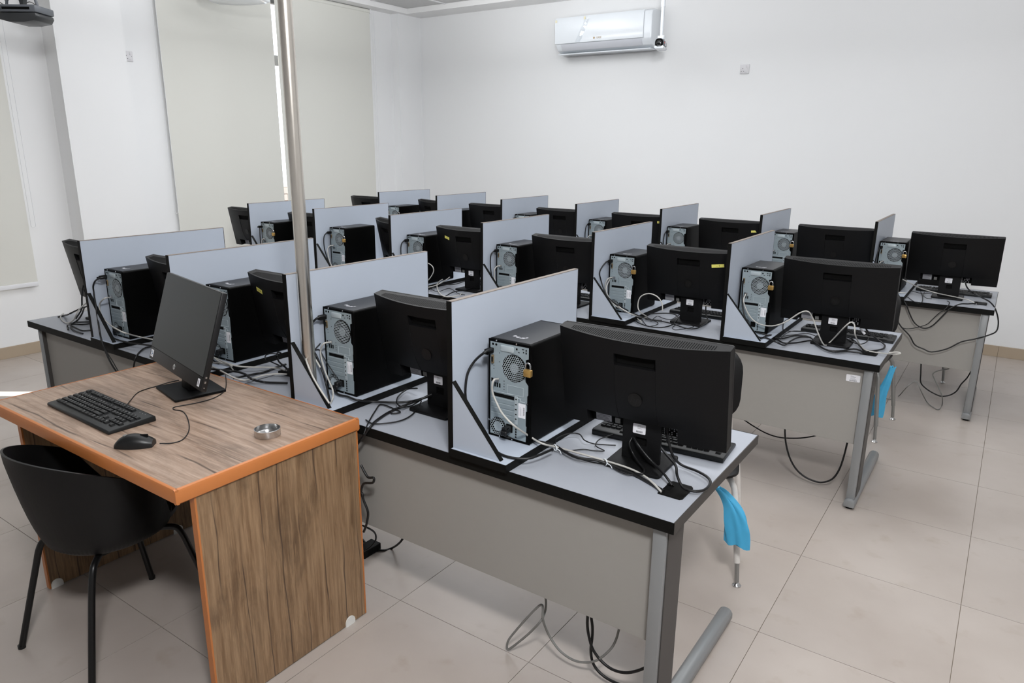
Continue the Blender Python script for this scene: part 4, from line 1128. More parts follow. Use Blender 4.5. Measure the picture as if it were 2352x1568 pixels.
# ------------------------------------------------------------------ cables
def cable(kind, c, r, label, pts, group=None):
    P = smooth_path(pts, 4)
    o = MB().tube(P, r, 7).build(kind, {'k': M['blk'], 'w': M['wht'], 'g': M['gry']}[c], None, smooth=60)
    return tag(o, label, 'cable', group)
CABLES = [
 ('video_cable','k',0.0042,'black video cable arching from the tower with padlock in the front row to its gusset',
  [(-1.319,1.795,1.081),(-1.309,1.745,1.084),(-1.349,1.745,1.049),(-1.364,1.726,1.01),(-1.364,1.713,0.96),(-1.364,1.717,0.914),(-1.352,1.72,0.866),(-1.29,1.7,0.823),(-1.238,1.7,0.784),(-1.178,1.687,0.781),(-1.123,1.709,0.781),(-1.103,1.752,0.783),(-1.093,1.814,0.783)]),
 ('network_cable','w',0.0034,'white network cable running from the padlocked front row tower across the desk to the grommet',
  [(-1.297,1.8,0.983),(-1.291,1.765,0.987),(-1.295,1.765,0.949),(-1.274,1.765,0.909),(-1.234,1.74,0.892),(-1.189,1.74,0.863),(-1.182,1.823,0.8),(-1.123,1.8,0.8),(-1.109,1.866,0.768),(-1.049,1.867,0.768),(-0.991,1.867,0.768),(-0.934,1.876,0.763),(-0.852,1.87,0.763),(-0.794,1.85,0.763),(-0.748,1.819,0.763),(-0.712,1.794,0.757)]),
 ('power_cable','k',0.0045,'black power cable leaving the lower socket of the padlocked front row tower',
  [(-1.239,1.785,0.831),(-1.265,1.785,0.808),(-1.263,1.808,0.785),(-1.218,1.818,0.785),(-1.163,1.836,0.785),(-1.12,1.875,0.767),(-1.066,1.85,0.767),(-1.01,1.836,0.767),(-0.953,1.854,0.767),(-0.898,1.865,0.757),(-0.817,1.849,0.757),(-0.754,1.823,0.757),(-0.708,1.802,0.757)]),
 ('usb_cable','k',0.0021,'thin black cable looping up behind the keyboard of the right end front row desk',
  [(-1.118,1.855,0.757),(-1.138,1.906,0.757),(-1.135,1.909,0.777),(-1.124,1.971,0.777),(-1.092,1.987,0.777),(-1.055,1.953,0.777),(-1.039,1.985,0.757),(-1.004,1.999,0.757),(-0.97,2.017,0.757)]),
 ('usb_cable','k',0.002,'thin black cable curling by the monitor foot at the right end of the front row',
  [(-1.081,1.875,0.757),(-1.043,1.923,0.757),(-1.012,1.934,0.757),(-0.98,1.955,0.757),(-1.014,1.958,0.765),(-1.029,2.015,0.765),(-1.009,2.083,0.765)]),
 ('usb_cable','k',0.0024,'black cable lying along the front row desk under the long white cable',
  [(-1.101,1.881,0.757),(-1.038,1.857,0.757),(-0.978,1.853,0.757),(-0.918,1.864,0.757),(-0.873,1.845,0.757),(-0.837,1.841,0.757),(-0.813,1.87,0.757)]),
 ('video_cable','k',0.0032,'black cable dropping crookedly from the hole of the right end front row monitor neck',
  [(-0.877,1.94,0.836),(-0.879,1.925,0.818),(-0.865,1.925,0.788),(-0.833,1.9,0.776),(-0.802,1.871,0.772),(-0.794,1.839,0.772),(-0.825,1.854,0.76)]),
 ('power_cable','k',0.004,'black cable running straight from the monitor neck hole to the front row grommet',
  [(-0.875,1.94,0.836),(-0.85,1.92,0.827),(-0.819,1.92,0.797),(-0.78,1.91,0.775),(-0.732,1.865,0.775),(-0.702,1.85,0.757)]),
 ('power_cable','k',0.0042,'black cable making a wide loop out to the right edge of the front row desk',
  [(-0.773,1.96,0.885),(-0.761,1.955,0.838),(-0.747,1.955,0.803),(-0.73,1.985,0.765),(-0.673,1.97,0.765),(-0.63,1.946,0.765),(-0.61,1.913,0.765),(-0.609,1.863,0.765),(-0.631,1.836,0.765),(-0.666,1.842,0.765),(-0.695,1.866,0.785),(-0.726,1.929,0.785),(-0.78,1.987,0.785),(-0.846,2.059,0.785)]),
 ('network_cable','w',0.0034,'white network cable drooping from the tower behind the steel pole',
  [(-2.095,1.8,0.977),(-2.102,1.77,0.976),(-2.123,1.77,0.943),(-2.115,1.77,0.891),(-2.094,1.77,0.845),(-2.031,1.74,0.811),(-2.023,1.73,0.78),(-1.992,1.692,0.78)]),
 ('network_cable','w',0.0036,'white cable looped over the gusset edge just right of the steel pole',
  [(-2.1,1.745,0.886),(-2.129,1.745,0.917),(-2.104,1.7,0.949),(-2.127,1.7,0.936),(-2.049,1.645,0.933),(-2.025,1.645,0.891),(-1.981,1.64,0.85),(-1.937,1.64,0.807)]),
 ('video_cable','k',0.0042,'black video cable arching from the tower top towards the steel pole',
  [(-2.112,1.795,1.079),(-2.119,1.76,1.076),(-2.143,1.746,1.046),(-2.143,1.73,1.01),(-2.143,1.735,0.97),(-2.143,1.764,0.923),(-2.088,1.745,0.87),(-2.071,1.745,0.82),(-1.991,1.689,0.79)]),
 ('usb_cable','k',0.0022,'thin black cable dangling across the rear of the tower behind the steel pole',
  [(-2.145,1.79,0.966),(-2.145,1.762,0.946),(-2.145,1.783,0.941),(-2.13,1.79,0.91),(-2.095,1.785,0.882),(-2.06,1.785,0.847)]),
 ('power_cable','k',0.0045,'black power cable running from that tower base across the desk into the monitor neck hole',
  [(-2.037,1.785,0.82),(-2.083,1.785,0.8),(-2.034,1.768,0.785),(-1.987,1.771,0.785),(-1.927,1.765,0.785),(-1.913,1.825,0.765),(-1.836,1.866,0.765),(-1.793,1.913,0.765),(-1.733,1.909,0.79),(-1.705,1.935,0.802)]),
 ('power_cable','k',0.0046,'black cable hanging from a monitor neck over the front desk edge by the wooden desk',
  [(-1.705,1.935,0.806),(-1.731,1.895,0.79),(-1.796,1.884,0.757),(-1.792,1.791,0.757),(-1.769,1.705,0.757),(-1.746,1.656,0.757),(-1.774,1.645,0.716),(-1.814,1.645,0.668),(-1.846,1.645,0.616),(-1.857,1.645,0.577),(-1.849,1.645,0.531),(-1.831,1.645,0.491)]),
 ('usb_cable','k',0.0026,'thin black cable running crookedly from monitor neck to the orange desk corner',
  [(-1.706,1.93,0.81),(-1.777,1.92,0.757),(-1.777,1.883,0.757),(-1.804,1.833,0.757),(-1.778,1.794,0.757),(-1.76,1.822,0.757),(-1.812,1.835,0.757),(-1.877,1.839,0.757),(-1.85,1.785,0.757),(-1.776,1.673,0.757),(-1.765,1.64,0.728)]),
 ('usb_cable','k',0.0026,'thin black cable curving low around the foot of the monitor by the wooden desk',
  [(-1.752,1.93,0.771),(-1.734,1.885,0.757),(-1.703,1.814,0.757),(-1.701,1.754,0.757),(-1.732,1.701,0.757),(-1.766,1.68,0.757),(-1.806,1.691,0.757)]),
 ('usb_cable','k',0.003,'black cable curled beside the monitor neck left of the nearest divider',
  [(-1.8,1.96,0.804),(-1.881,1.99,0.775),(-1.85,1.906,0.775),(-1.802,1.849,0.775),(-1.76,1.835,0.775),(-1.763,1.893,0.775)]),
 ('network_cable','w',0.0036,'upper white cable stretched behind the wooden desk from the hidden tower',
  [(-2.908,1.763,0.8),(-2.834,1.755,0.8),(-2.761,1.764,0.785),(-2.658,1.762,0.785),(-2.594,1.792,0.785),(-2.581,1.857,0.77),(-2.531,1.876,0.77),(-2.481,1.877,0.77)]),
 ('network_cable','w',0.0036,'lower white cable stretched behind the wooden desk near its orange edge',
  [(-2.755,1.665,0.8),(-2.7,1.667,0.8),(-2.6,1.656,0.795),(-2.505,1.638,0.795),(-2.445,1.642,0.795),(-2.501,1.728,0.77),(-2.502,1.778,0.77),(-2.475,1.818,0.77),(-2.436,1.844,0.77)]),
 ('power_cable','k',0.005,'thick black cable lying behind the orange rear edge of the wooden desk',
  [(-2.717,1.631,0.8),(-2.638,1.654,0.8),(-2.615,1.708,0.785),(-2.546,1.713,0.785),(-2.457,1.687,0.785),(-2.455,1.737,0.76),(-2.404,1.763,0.76),(-2.363,1.788,0.76)]),
 ('power_cable','k',0.0046,'black cable slanting up behind the wooden desk towards the base plate',
  [(-2.53,1.649,0.785),(-2.517,1.692,0.785),(-2.582,1.786,0.757),(-2.571,1.838,0.757),(-2.591,1.906,0.757),(-2.592,1.961,0.757)]),
 ('usb_cable','k',0.0028,'thin black cable looped at the monitor neck left of the steel pole',
  [(-2.488,1.846,0.8),(-2.548,1.856,0.8),(-2.607,1.869,0.8),(-2.538,1.819,0.84),(-2.548,1.849,0.84),(-2.507,1.87,0.84)]),
 ('video_cable','k',0.0038,'black cable curled down at the monitor neck left of the steel pole',
  [(-2.459,1.839,0.86),(-2.481,1.841,0.86),(-2.55,1.885,0.82),(-2.475,1.838,0.82),(-2.42,1.815,0.82),(-2.48,1.877,0.78)]),
 ('usb_cable','g',0.003,'grey plug lead beside the desktop screen on the wooden desk',
  [(-2.69,1.627,0.83),(-2.657,1.643,0.83),(-2.609,1.666,0.83),(-2.642,1.714,0.8),(-2.588,1.691,0.8)]),
 ('network_cable','w',0.0036,'white network cable sweeping from the leftmost front row tower over its gusset',
  [(-3.609,1.725,0.975),(-3.59,1.69,0.979),(-3.643,1.69,0.95),(-3.659,1.69,0.922),(-3.648,1.69,0.885),(-3.6,1.69,0.854),(-3.473,1.665,0.849),(-3.384,1.665,0.84),(-3.483,1.772,0.785),(-3.389,1.783,0.785),(-3.313,1.791,0.785)]),
 ('video_cable','k',0.0042,'black video cable hanging from the leftmost front row tower over the desk front',
  [(-3.612,1.72,1.076),(-3.593,1.685,1.079),(-3.645,1.685,1.062),(-3.679,1.685,1.03),(-3.679,1.683,0.988),(-3.616,1.655,0.934),(-3.617,1.655,0.875),(-3.574,1.636,0.831),(-3.57,1.636,0.79),(-3.536,1.628,0.75),(-3.509,1.628,0.705),(-3.473,1.628,0.665),(-3.44,1.628,0.641)]),
 ('usb_cable','k',0.0026,'second black cable hanging over the desk front by the leftmost divider',
  [(-3.575,1.636,0.784),(-3.519,1.626,0.741),(-3.468,1.626,0.696),(-3.422,1.626,0.649)]),
 ('power_cable','k',0.004,'black cable running along the base plate of the leftmost front row divider',
  [(-3.579,1.69,0.785),(-3.487,1.68,0.785),(-3.401,1.687,0.785),(-3.324,1.706,0.785),(-3.266,1.722,0.785)]),
 ('power_cable','k',0.004,'black cable bowing from the base plate to the desk front behind the screen',
  [(-3.351,1.775,0.757),(-3.354,1.735,0.757),(-3.306,1.68,0.757),(-3.271,1.64,0.744),(-3.295,1.64,0.707),(-3.317,1.64,0.662)]),
 ('network_cable','w',0.0036,'white cable in the tangle at the left end of the front row',
  [(-4.107,1.843,0.87),(-4.137,1.818,0.84),(-4.028,1.746,0.84),(-4.086,1.748,0.79),(-4.17,1.748,0.757),(-4.263,1.763,0.757),(-4.376,1.805,0.757),(-4.429,1.844,0.757)]),
 ('power_cable','k',0.0044,'topmost black cable in the tangle at the left end of the front row',
  [(-4.322,1.934,0.8),(-4.293,1.886,0.8),(-4.245,1.828,0.8),(-4.189,1.767,0.8),(-4.372,1.821,0.757),(-4.365,1.787,0.757)]),
 ('power_cable','k',0.0044,'black cable crossing the tangle at the left end of the front row',
  [(-4.058,1.795,0.85),(-3.905,1.711,0.85),(-4.008,1.731,0.8),(-3.946,1.673,0.8),(-4.12,1.725,0.757),(-4.022,1.685,0.757)]),
 ('power_cable','k',0.004,'black cable lying flat below the leftmost front row monitor',
  [(-4.064,1.815,0.757),(-4.076,1.782,0.757),(-4.118,1.763,0.757),(-4.133,1.74,0.757),(-4.154,1.784,0.757),(-4.107,1.832,0.757)]),
 ('power_cable','k',0.004,'black cable with a loose end at the left end of the front row',
  [(-3.91,1.746,0.757),(-3.936,1.716,0.757),(-4.028,1.725,0.757),(-4.106,1.736,0.757),(-4.004,1.698,0.757),(-3.929,1.688,0.757),(-3.871,1.688,0.757)]),
 ('video_cable','k',0.0044,'black cable hanging from the back of the leftmost front row monitor',
  [(-4.256,1.9,0.944),(-4.283,1.9,0.903),(-4.302,1.9,0.857),(-4.317,1.9,0.807),(-4.266,1.867,0.79),(-4.246,1.826,0.757)]),
 ('network_cable','w',0.0034,'white network cable zigzagging over the right end of the middle row',
  [(-1.099,3.75,0.976),(-1.097,3.72,0.94),(-1.063,3.72,0.874),(-1.013,3.72,0.836),(-0.936,3.7,0.837),(-0.87,3.7,0.868),(-0.808,3.7,0.923),(-0.77,3.7,0.936),(-0.749,3.73,0.898),(-0.718,3.73,0.831),(-0.687,3.758,0.765),(-0.673,3.835,0.765),(-0.602,3.74,0.872),(-0.574,3.74,0.902),(-0.557,3.74,0.889),(-0.548,3.74,0.841),(-0.538,3.869,0.765),(-0.494,3.774,0.765),(-0.424,3.764,0.765),(-0.364,3.7,0.785),(-0.338,3.7,0.793),(-0.354,3.7,0.797),(-0.388,3.7,0.788)]),
 ('power_cable','k',0.004,'black cable hugging the gusset of the rightmost middle row tower',
  [(-1.114,3.73,1.048),(-1.109,3.73,0.959),(-1.074,3.67,0.885),(-1.036,3.67,0.824),(-0.984,3.64,0.786),(-0.946,3.654,0.782),(-0.882,3.6,0.782),(-0.85,3.64,0.762),(-0.845,3.754,0.762),(-0.828,3.854,0.762),(-0.78,3.89,0.762)]),
 ('power_cable','k',0.0042,'black cable lying in the pile before the rightmost middle row monitor',
  [(-0.965,3.623,0.782),(-0.95,3.721,0.782),(-0.939,3.789,0.762),(-0.869,3.685,0.762),(-0.811,3.728,0.762),(-0.763,3.815,0.762),(-0.715,3.75,0.762),(-0.66,3.679,0.762),(-0.604,3.689,0.762),(-0.551,3.776,0.762),(-0.502,3.75,0.762)]),
 ('power_cable','k',0.0042,'lower black cable in the pile before the rightmost middle row monitor',
  [(-1.021,3.741,0.782),(-0.981,3.727,0.782),(-0.903,3.763,0.762),(-0.859,3.867,0.762),(-0.796,3.896,0.762),(-0.742,3.814,0.762),(-0.686,3.707,0.762),(-0.624,3.659,0.762),(-0.57,3.706,0.762),(-0.503,3.719,0.762)]),
 ('usb_cable','k',0.0022,'thin black cable arcing up behind the keyboard of the right middle row desk',
  [(-0.896,3.736,0.765),(-0.904,3.874,0.765),(-0.884,3.964,0.765),(-0.831,3.985,0.765),(-0.901,3.853,0.785),(-0.937,3.94,0.785),(-0.966,4.08,0.785),(-0.96,4.169,0.785)]),
 ('usb_cable','k',0.0022,'thin black cable winding before the rightmost middle row monitor base',
  [(-0.928,3.748,0.765),(-0.872,3.861,0.765),(-0.807,3.946,0.765),(-0.745,3.92,0.765),(-0.731,4.117,0.765),(-0.69,4.032,0.8)]),
 ('video_cable','k',0.0038,'black video cable running from the rightmost middle row neck to its grommet',
  [(-0.678,3.905,0.827),(-0.626,3.878,0.8),(-0.591,3.965,0.765),(-0.544,3.864,0.765),(-0.51,3.777,0.765)]),
 ('usb_cable','k',0.0026,'thin black cable bowed right of the rightmost middle row monitor base',
  [(-0.638,4,0.765),(-0.589,3.915,0.765),(-0.544,3.881,0.765),(-0.522,3.948,0.765),(-0.533,4.079,0.765),(-0.567,4.202,0.765)]),
 ('power_cable','k',0.0042,'black power cable with white tag below the rightmost middle row monitor',
  [(-0.54,3.93,0.85),(-0.514,3.93,0.818),(-0.488,4.013,0.775),(-0.439,3.956,0.762),(-0.435,3.862,0.762),(-0.471,3.789,0.762),(-0.5,3.736,0.762)]),
 ('network_cable','w',0.0034,'white network cable making an upright ring beside a middle row monitor',
  [(-1.891,3.77,0.975),(-1.899,3.73,0.971),(-1.913,3.727,0.931),(-1.901,3.73,0.878),(-1.825,3.66,0.847),(-1.767,3.66,0.818),(-1.705,3.66,0.8),(-1.694,3.76,0.765),(-1.661,3.785,0.765),(-1.669,3.7,0.809),(-1.686,3.7,0.843),(-1.674,3.7,0.896),(-1.624,3.7,0.922),(-1.572,3.7,0.911),(-1.541,3.7,0.877),(-1.535,3.7,0.835)]),
 ('network_cable','w',0.0034,'lower white cable sagging over the gusset by the yellow taped middle row monitor',
  [(-1.905,3.77,0.968),(-1.893,3.7,0.916),(-1.864,3.7,0.861),(-1.78,3.65,0.834),(-1.723,3.65,0.81),(-1.724,3.752,0.765),(-1.634,3.649,0.765)]),
 ('video_cable','k',0.0038,'black video cable bowing beside the divider left of the yellow taped middle monitor',
  [(-1.911,3.77,1.073),(-1.913,3.719,1.068),(-1.913,3.652,1.025),(-1.913,3.667,0.976),(-1.874,3.66,0.898),(-1.826,3.66,0.857),(-1.774,3.66,0.833),(-1.773,3.78,0.785),(-1.699,3.72,0.785),(-1.634,3.752,0.762),(-1.563,3.764,0.762)]),
 ('power_cable','k',0.0036,'black cable coiled flat before the yellow taped middle row monitor',
  [(-1.718,3.716,0.762),(-1.764,3.795,0.762),(-1.736,3.802,0.762),(-1.684,3.885,0.762),(-1.632,3.948,0.762),(-1.577,3.966,0.762),(-1.518,3.895,0.762),(-1.476,3.71,0.762),(-1.498,3.612,0.762),(-1.563,3.593,0.762),(-1.646,3.634,0.762),(-1.718,3.716,0.762)]),
 ('power_cable','k',0.0036,'black cable running from coil to the foot of the yellow taped middle monitor',
  [(-1.651,3.739,0.762),(-1.567,3.748,0.762),(-1.485,3.73,0.762),(-1.385,3.677,0.762),(-1.338,3.7,0.762),(-1.332,3.793,0.762),(-1.345,3.91,0.762),(-1.366,3.93,0.798),(-1.37,3.93,0.844)]),
 ('usb_cable','k',0.0022,'thin black cable twisting before the yellow taped middle row monitor',
  [(-1.73,3.85,0.762),(-1.644,3.772,0.762),(-1.558,3.701,0.762),(-1.548,3.63,0.762),(-1.583,3.604,0.762),(-1.705,3.783,0.762)]),
 ('usb_cable','k',0.0022,'thin black cable snaking to the neck hole of the yellow taped middle monitor',
  [(-1.608,3.717,0.762),(-1.63,3.853,0.762),(-1.577,3.822,0.762),(-1.531,3.829,0.762),(-1.538,3.938,0.762),(-1.461,3.9,0.814)]),
 ('usb_cable','k',0.0022,'thin black loop lying below the foot of the yellow taped middle monitor',
  [(-1.452,3.652,0.762),(-1.452,3.728,0.762),(-1.404,3.764,0.762),(-1.361,3.733,0.762),(-1.381,3.667,0.762),(-1.413,3.607,0.762),(-1.44,3.623,0.762)]),
 ('network_cable','w',0.0034,'white cable arching out from behind the second nearest front row divider',
  [(-3.363,3.72,0.927),(-3.303,3.72,0.933),(-3.244,3.72,0.912),(-3.239,3.72,0.867),(-3.307,3.72,0.796),(-3.45,3.757,0.765)]),
 ('network_cable','w',0.0034,'white network cable curling by the yellow taped monitor nearest the row middle',
  [(-3.298,3.628,0.765),(-3.267,3.742,0.765),(-3.235,3.816,0.79),(-3.342,4.032,0.79),(-3.3,3.865,0.785),(-3.189,3.7,0.785),(-3.061,3.582,0.765),(-2.958,3.526,0.765),(-2.924,3.605,0.765),(-2.958,3.689,0.765)]),
 ('network_cable','w',0.0034,'second white cable lying by the yellow taped monitor nearest the row middle',
  [(-3.409,3.725,0.765),(-3.356,3.83,0.765),(-3.304,3.87,0.765),(-3.387,4.071,0.765)]),
 ('power_cable','k',0.0038,'black cable lying behind the second nearest front row divider top',
  [(-3.296,3.6,0.765),(-3.211,3.637,0.765),(-3.279,3.826,0.765),(-3.199,3.887,0.765),(-3.213,4.038,0.765)]),
 ('power_cable','k',0.0038,'black cable hanging over the middle row desk edge behind front row divider',
  [(-3.053,4,0.765),(-3,3.799,0.765),(-3.027,3.692,0.765),(-2.985,3.559,0.765),(-3.044,3.575,0.733),(-3.078,3.575,0.707)]),
 ('usb_cable','k',0.0024,'thin black cable crossing behind the nearest front row divider',
  [(-3.257,3.69,0.765),(-3.117,3.622,0.765),(-3.128,3.759,0.765),(-2.965,3.656,0.765),(-2.904,3.648,0.765)]),
 ('network_cable','w',0.0036,'white network cable running to the grommet at the right end of back row',
  [(-0.589,5.55,0.865),(-0.516,5.5,0.845),(-0.463,5.613,0.8),(-0.368,5.488,0.8),(-0.29,5.586,0.772),(-0.206,5.534,0.772),(-0.157,5.487,0.772),(-0.114,5.455,0.757)]),
 ('power_cable','k',0.0042,'deepest black cable loop hanging over the back row desk front',
  [(-0.571,5.414,0.765),(-0.506,5.325,0.736),(-0.474,5.325,0.674),(-0.44,5.325,0.617),(-0.403,5.325,0.589),(-0.366,5.325,0.584),(-0.326,5.325,0.612),(-0.281,5.325,0.682),(-0.249,5.325,0.732),(-0.201,5.343,0.765),(-0.158,5.386,0.765),(-0.118,5.433,0.765)]),
 ('usb_cable','k',0.0028,'thinner black cable loop hanging over the back row desk front',
  [(-0.548,5.322,0.683),(-0.536,5.322,0.647),(-0.523,5.322,0.591),(-0.49,5.322,0.565),(-0.434,5.322,0.575),(-0.366,5.322,0.609),(-0.335,5.322,0.651),(-0.306,5.322,0.693),(-0.272,5.322,0.73),(-0.258,5.36,0.762),(-0.277,5.427,0.762)]),
 ('power_cable','k',0.0044,'long black cable swinging out past the right end of the back row desk',
  [(-0.201,5.56,0.881),(-0.183,5.56,0.841),(-0.146,5.674,0.79),(-0.083,5.45,0.801),(-0.041,5.45,0.779),(-0.007,5.45,0.738),(0.02,5.45,0.664),(0.02,5.38,0.614),(-0.016,5.38,0.581),(-0.085,5.31,0.559),(-0.156,5.31,0.528),(-0.225,5.31,0.471),(-0.308,5.31,0.435),(-0.358,5.31,0.447),(-0.411,5.31,0.467),(-0.45,5.31,0.523),(-0.507,5.31,0.576),(-0.553,5.31,0.637)]),
 ('usb_cable','k',0.0024,'thin black cable lying left of the last back row monitor base',
  [(-0.54,5.411,0.757),(-0.509,5.435,0.757),(-0.469,5.33,0.757),(-0.428,5.256,0.757),(-0.41,5.318,0.757),(-0.432,5.554,0.757),(-0.46,5.72,0.757)]),
 ('usb_cable','k',0.0024,'thin black cable bending into the last back row monitor base',
  [(-0.544,5.777,0.762),(-0.508,5.673,0.762),(-0.444,5.616,0.762),(-0.402,5.649,0.762),(-0.38,5.729,0.762),(-0.427,5.735,0.762),(-0.43,5.565,0.762),(-0.399,5.449,0.762),(-0.366,5.444,0.762)]),
 ('power_cable','k',0.0045,'black cable loop hanging beneath the back row desk near its leg',
  [(-0.375,5.55,0.297),(-0.366,5.55,0.216),(-0.356,5.55,0.148),(-0.317,5.55,0.111),(-0.268,5.55,0.087),(-0.22,5.55,0.076),(-0.172,5.55,0.095),(-0.139,5.55,0.13),(-0.119,5.55,0.185),(-0.093,5.55,0.234),(-0.077,5.55,0.284)]),
 ('network_cable','g',0.0035,'grey network cable snaking on the tiles beneath the back row desk',
  [(-0.613,5.5,0.004),(-0.564,5.498,0.004),(-0.511,5.512,0.004),(-0.483,5.62,0.004),(-0.427,5.35,0.147),(-0.399,5.35,0.19),(-0.376,5.35,0.208),(-0.36,5.35,0.198),(-0.337,5.35,0.152),(-0.297,5.531,0.02),(-0.25,5.49,0.004),(-0.22,5.466,0.004),(-0.209,5.578,0.004),(-0.212,5.45,0.103),(-0.242,5.45,0.164),(-0.278,5.45,0.225),(-0.288,5.45,0.25),(-0.269,5.45,0.273),(-0.238,5.45,0.289),(-0.201,5.45,0.303)]),
 ('power_cable','k',0.0048,'black cable hanging in a deep loop beneath the middle row desk',
  [(-0.826,3.75,0.306),(-0.821,3.75,0.252),(-0.808,3.75,0.192),(-0.783,3.75,0.126),(-0.745,3.75,0.072),(-0.699,3.75,0.041),(-0.649,3.75,0.029),(-0.608,3.75,0.033),(-0.564,3.75,0.064),(-0.538,3.75,0.122),(-0.524,3.75,0.203),(-0.516,3.75,0.297)]),
 ('power_cable','k',0.0036,'thin black cable sagging beneath the middle row modesty panel',
  [(-1.097,3.9,0.232),(-1.031,3.9,0.201),(-0.951,3.9,0.174),(-0.875,3.9,0.168),(-0.787,3.9,0.186),(-0.725,3.9,0.209),(-0.678,3.9,0.233)]),
 ('network_cable','g',0.004,'grey network cable with a floor loop beneath the nearest front row desk',
  [(-1.099,1.8,0.262),(-1.094,1.8,0.229),(-1.097,1.8,0.192),(-1.087,1.76,0.187),(-1.125,1.76,0.128),(-1.167,1.76,0.073),(-1.215,1.76,0.016),(-1.225,1.76,0.02),(-1.216,1.76,0.056),(-1.163,1.76,0.142),(-1.111,1.76,0.22),(-1.087,1.76,0.247),(-1.081,1.76,0.233),(-1.08,1.76,0.193),(-1.082,1.8,0.112),(-1.039,1.8,0.069),(-0.988,1.8,0.054),(-0.944,1.8,0.063),(-0.896,1.8,0.093),(-0.852,1.8,0.151),(-0.831,1.8,0.199),(-0.82,1.8,0.257)]),
 ('power_cable','k',0.0048,'black cable bending right beneath the nearest front row desk',
  [(-0.935,1.8,0.261),(-0.934,1.8,0.207),(-0.923,1.8,0.158),(-0.907,1.8,0.125),(-0.877,1.8,0.099),(-0.839,1.8,0.087),(-0.798,1.8,0.094),(-0.763,1.8,0.114),(-0.725,1.8,0.148),(-0.697,1.8,0.185)]),
 ('power_cable','k',0.0048,'black cable dropping to the floor beneath the nearest front row desk',
  [(-0.93,1.81,0.252),(-0.921,1.81,0.207),(-0.92,1.81,0.163),(-0.923,1.81,0.116),(-0.915,1.81,0.074),(-0.895,1.81,0.049),(-0.861,1.81,0.035),(-0.818,1.81,0.034),(-0.772,1.81,0.044)]),
 ('power_cable','k',0.0048,'black cable arcing on the floor right of the wooden desk',
  [(-2.175,1.983,0.006),(-2.1,1.957,0.006),(-2.041,1.97,0.006),(-2.018,2.01,0.006),(-1.906,1.95,0.106),(-1.879,1.95,0.155)]),
 ('power_cable','k',0.0035,'black cable with steel plugs curling right of the wooden desk foot',
  [(-1.882,1.72,0.295),(-1.833,1.72,0.292),(-1.834,1.74,0.263),(-1.837,1.74,0.234),(-1.866,1.74,0.198),(-1.904,1.74,0.165)]),
 ('power_cable','k',0.0045,'doubled black cable hanging down the right side of the wooden desk',
  [(-1.777,1.63,0.611),(-1.745,1.63,0.574),(-1.715,1.63,0.579),(-1.721,1.63,0.558),(-1.767,1.63,0.541),(-1.784,1.63,0.501),(-1.798,1.63,0.449),(-1.781,1.63,0.502),(-1.771,1.63,0.473),(-1.752,1.63,0.432),(-1.762,1.63,0.382),(-1.779,1.63,0.344)]),
 ('usb_cable','k',0.0019,'thin keyboard cable running across the wooden desk to the screen foot',
  [(-2.502,1.197,0.805),(-2.585,1.257,0.792),(-2.646,1.316,0.792),(-2.661,1.363,0.792),(-2.662,1.403,0.792),(-2.668,1.447,0.792),(-2.663,1.494,0.792)]),
 ('usb_cable','k',0.0019,'thin mouse cable winding over the wooden desk to the screen',
  [(-2.099,1.091,0.8),(-2.09,1.123,0.792),(-2.086,1.157,0.792),(-2.127,1.204,0.792),(-2.188,1.245,0.792),(-2.272,1.287,0.792),(-2.328,1.304,0.792),(-2.365,1.296,0.792),(-2.387,1.309,0.792),(-2.379,1.338,0.792),(-2.362,1.39,0.792),(-2.361,1.454,0.792),(-2.397,1.52,0.792),(-2.464,1.574,0.792),(-2.554,1.633,0.792),(-2.623,1.681,0.792)]),
]
for kind, c, r, label, pts in CABLES: cable(kind, c, r, label, pts)

# towers whose cables are only partly seen: one video lead and one network lead each
for (r, i) in [(0, 1), (1, 0), (1, 1), (1, 2), (1, 3), (2, 0), (2, 2), (2, 3), (2, 4), (2, 5), (2, 6)]:
    x, y = TWR[r][i]; rnd = random.Random(10 * r + i); j = lambda s=0.01: rnd.uniform(-s, s)
    z0 = 0.776; gx = DX[r][i] + 0.0183
    yg = ROWY[r] + 0.028
    who = '%s tower of the %s' % (ordn(i, len(TWR[r])).replace(' from left', '-from-left'), ROWN[r])
    yy = lambda d: max(yg, y - d)
    pts = [(x + 0.016, y - 0.004, z0 + 0.298), (x + 0.010, yy(0.035), z0 + 0.297), (x + 0.004 + j(.004), yy(0.06), z0 + 0.27), (x + j(.004), yy(0.062), z0 + 0.20), (x + 0.005, yy(0.05), z0 + 0.13), (x + 0.03, yy(0.045), z0 + 0.06), (x + 0.075, yy(0.05), z0 + 0.012), (x + 0.13, yy(0.055), z0 + 0.006)]
    cable('video_cable', 'k', 0.004, 'black video cable arching from the ' + who, pts)
    pts = [(x + 0.035, y - 0.004, z0 + 0.200), (x + 0.028, yy(0.03), z0 + 0.199), (x + 0.018, yy(0.045), z0 + 0.17), (x + 0.03 + j(.005), yy(0.05), z0 + 0.10), (x + 0.08, yy(0.055), z0 + 0.035), (x + 0.15, yy(0.05), z0 + 0.008), (x + 0.21, yy(0.045), z0 + 0.0065)]
    cable('network_cable', 'w', 0.0036, 'white network cable curving from the ' + who, pts)
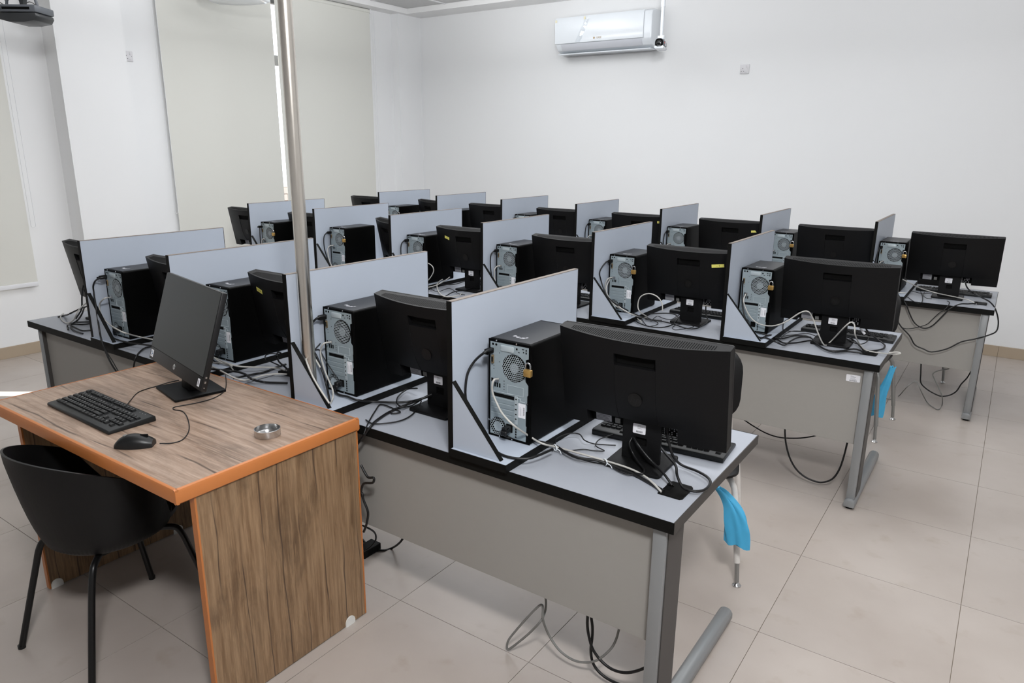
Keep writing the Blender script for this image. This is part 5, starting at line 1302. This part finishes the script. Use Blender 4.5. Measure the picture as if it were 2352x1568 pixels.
# plugs seated in the tower ports
for r in range(3):
    for i, (x, y) in enumerate(TWR[r]):
        if (r, i) == (1, 5): continue
        who = '%s tower of the %s' % (ordn(i, len(TWR[r])).replace(' from left', '-from-left'), ROWN[r])
        o = MB().box(-0.008, 0.008, -0.034, 0.0, -0.009, 0.009).box(-0.0045, 0.0045, -0.046, -0.034, -0.0045, 0.0045).build('video_plug', M['edge'], None, bevel=0.002, seg=1)
        o.location = (x + 0.016, y - 0.0003, 0.776 + 0.298); tag(o, 'black video plug in the ' + who, 'plug', 'black video plugs in the towers')
        o = MB().box(-0.010, 0.010, -0.030, 0.0, -0.011, 0.011).box(-0.012, 0.012, -0.034, -0.026, -0.016, 0.0).build('mains_plug', M['blk'], None, bevel=0.003, seg=1)
        o.location = (x + 0.087, y - 0.003, 0.776 + 0.042); tag(o, 'black mains plug in the lower socket of the ' + who, 'plug', 'black mains plugs in the towers')
# white cable ties on the nearest bundle
for k, (x, y, z, lab) in enumerate(((-1.110, 1.859, 0.769, 'white cable tie with loose tail nearest the padlocked front row tower'), (-0.930, 1.864, 0.765, 'white cable tie before the foot of the right end front row monitor'))):
    b = MB(); b.T = Matrix.Translation((x, y, z)) @ Matrix.Rotation(R_(60), 4, 'Z')
    b.tube([(0, 0.011 * math.cos(q), 0.010 * math.sin(q)) for q in [2 * PI * j / 14 for j in range(14)]], 0.0018, 6, 0, True)
    b.tube([(0, -0.010, 0.0), (0.006, -0.022, -0.004), (0.004, -0.034, -0.008)], 0.0014, 5)
    o = b.build('cable_tie', M['ac_white'], None, smooth=50); tag(o, lab, 'cable tie')
o = MB().tube(smooth_path([(0, 0, 0), (0.010, -0.006, -0.014), (0.026, -0.010, -0.030)]), 0.0062, 8).build('cable_tag', M['sticker'], None, smooth=50)
o.location = (-0.556, 3.925, 0.842); tag(o, 'white tag on the power cable below the rightmost middle row monitor', 'tag')
# adapter on the floor by the wooden desk
ad = MB().box(-0.03, 0.03, -0.05, 0.05, 0, 0.035).build('power_brick', M['edge'], None, bevel=0.005)
ad.location = (-2.085, 1.93, 0.0); tag(ad, 'black power adapter on the floor behind the wooden desk corner', 'adapter')
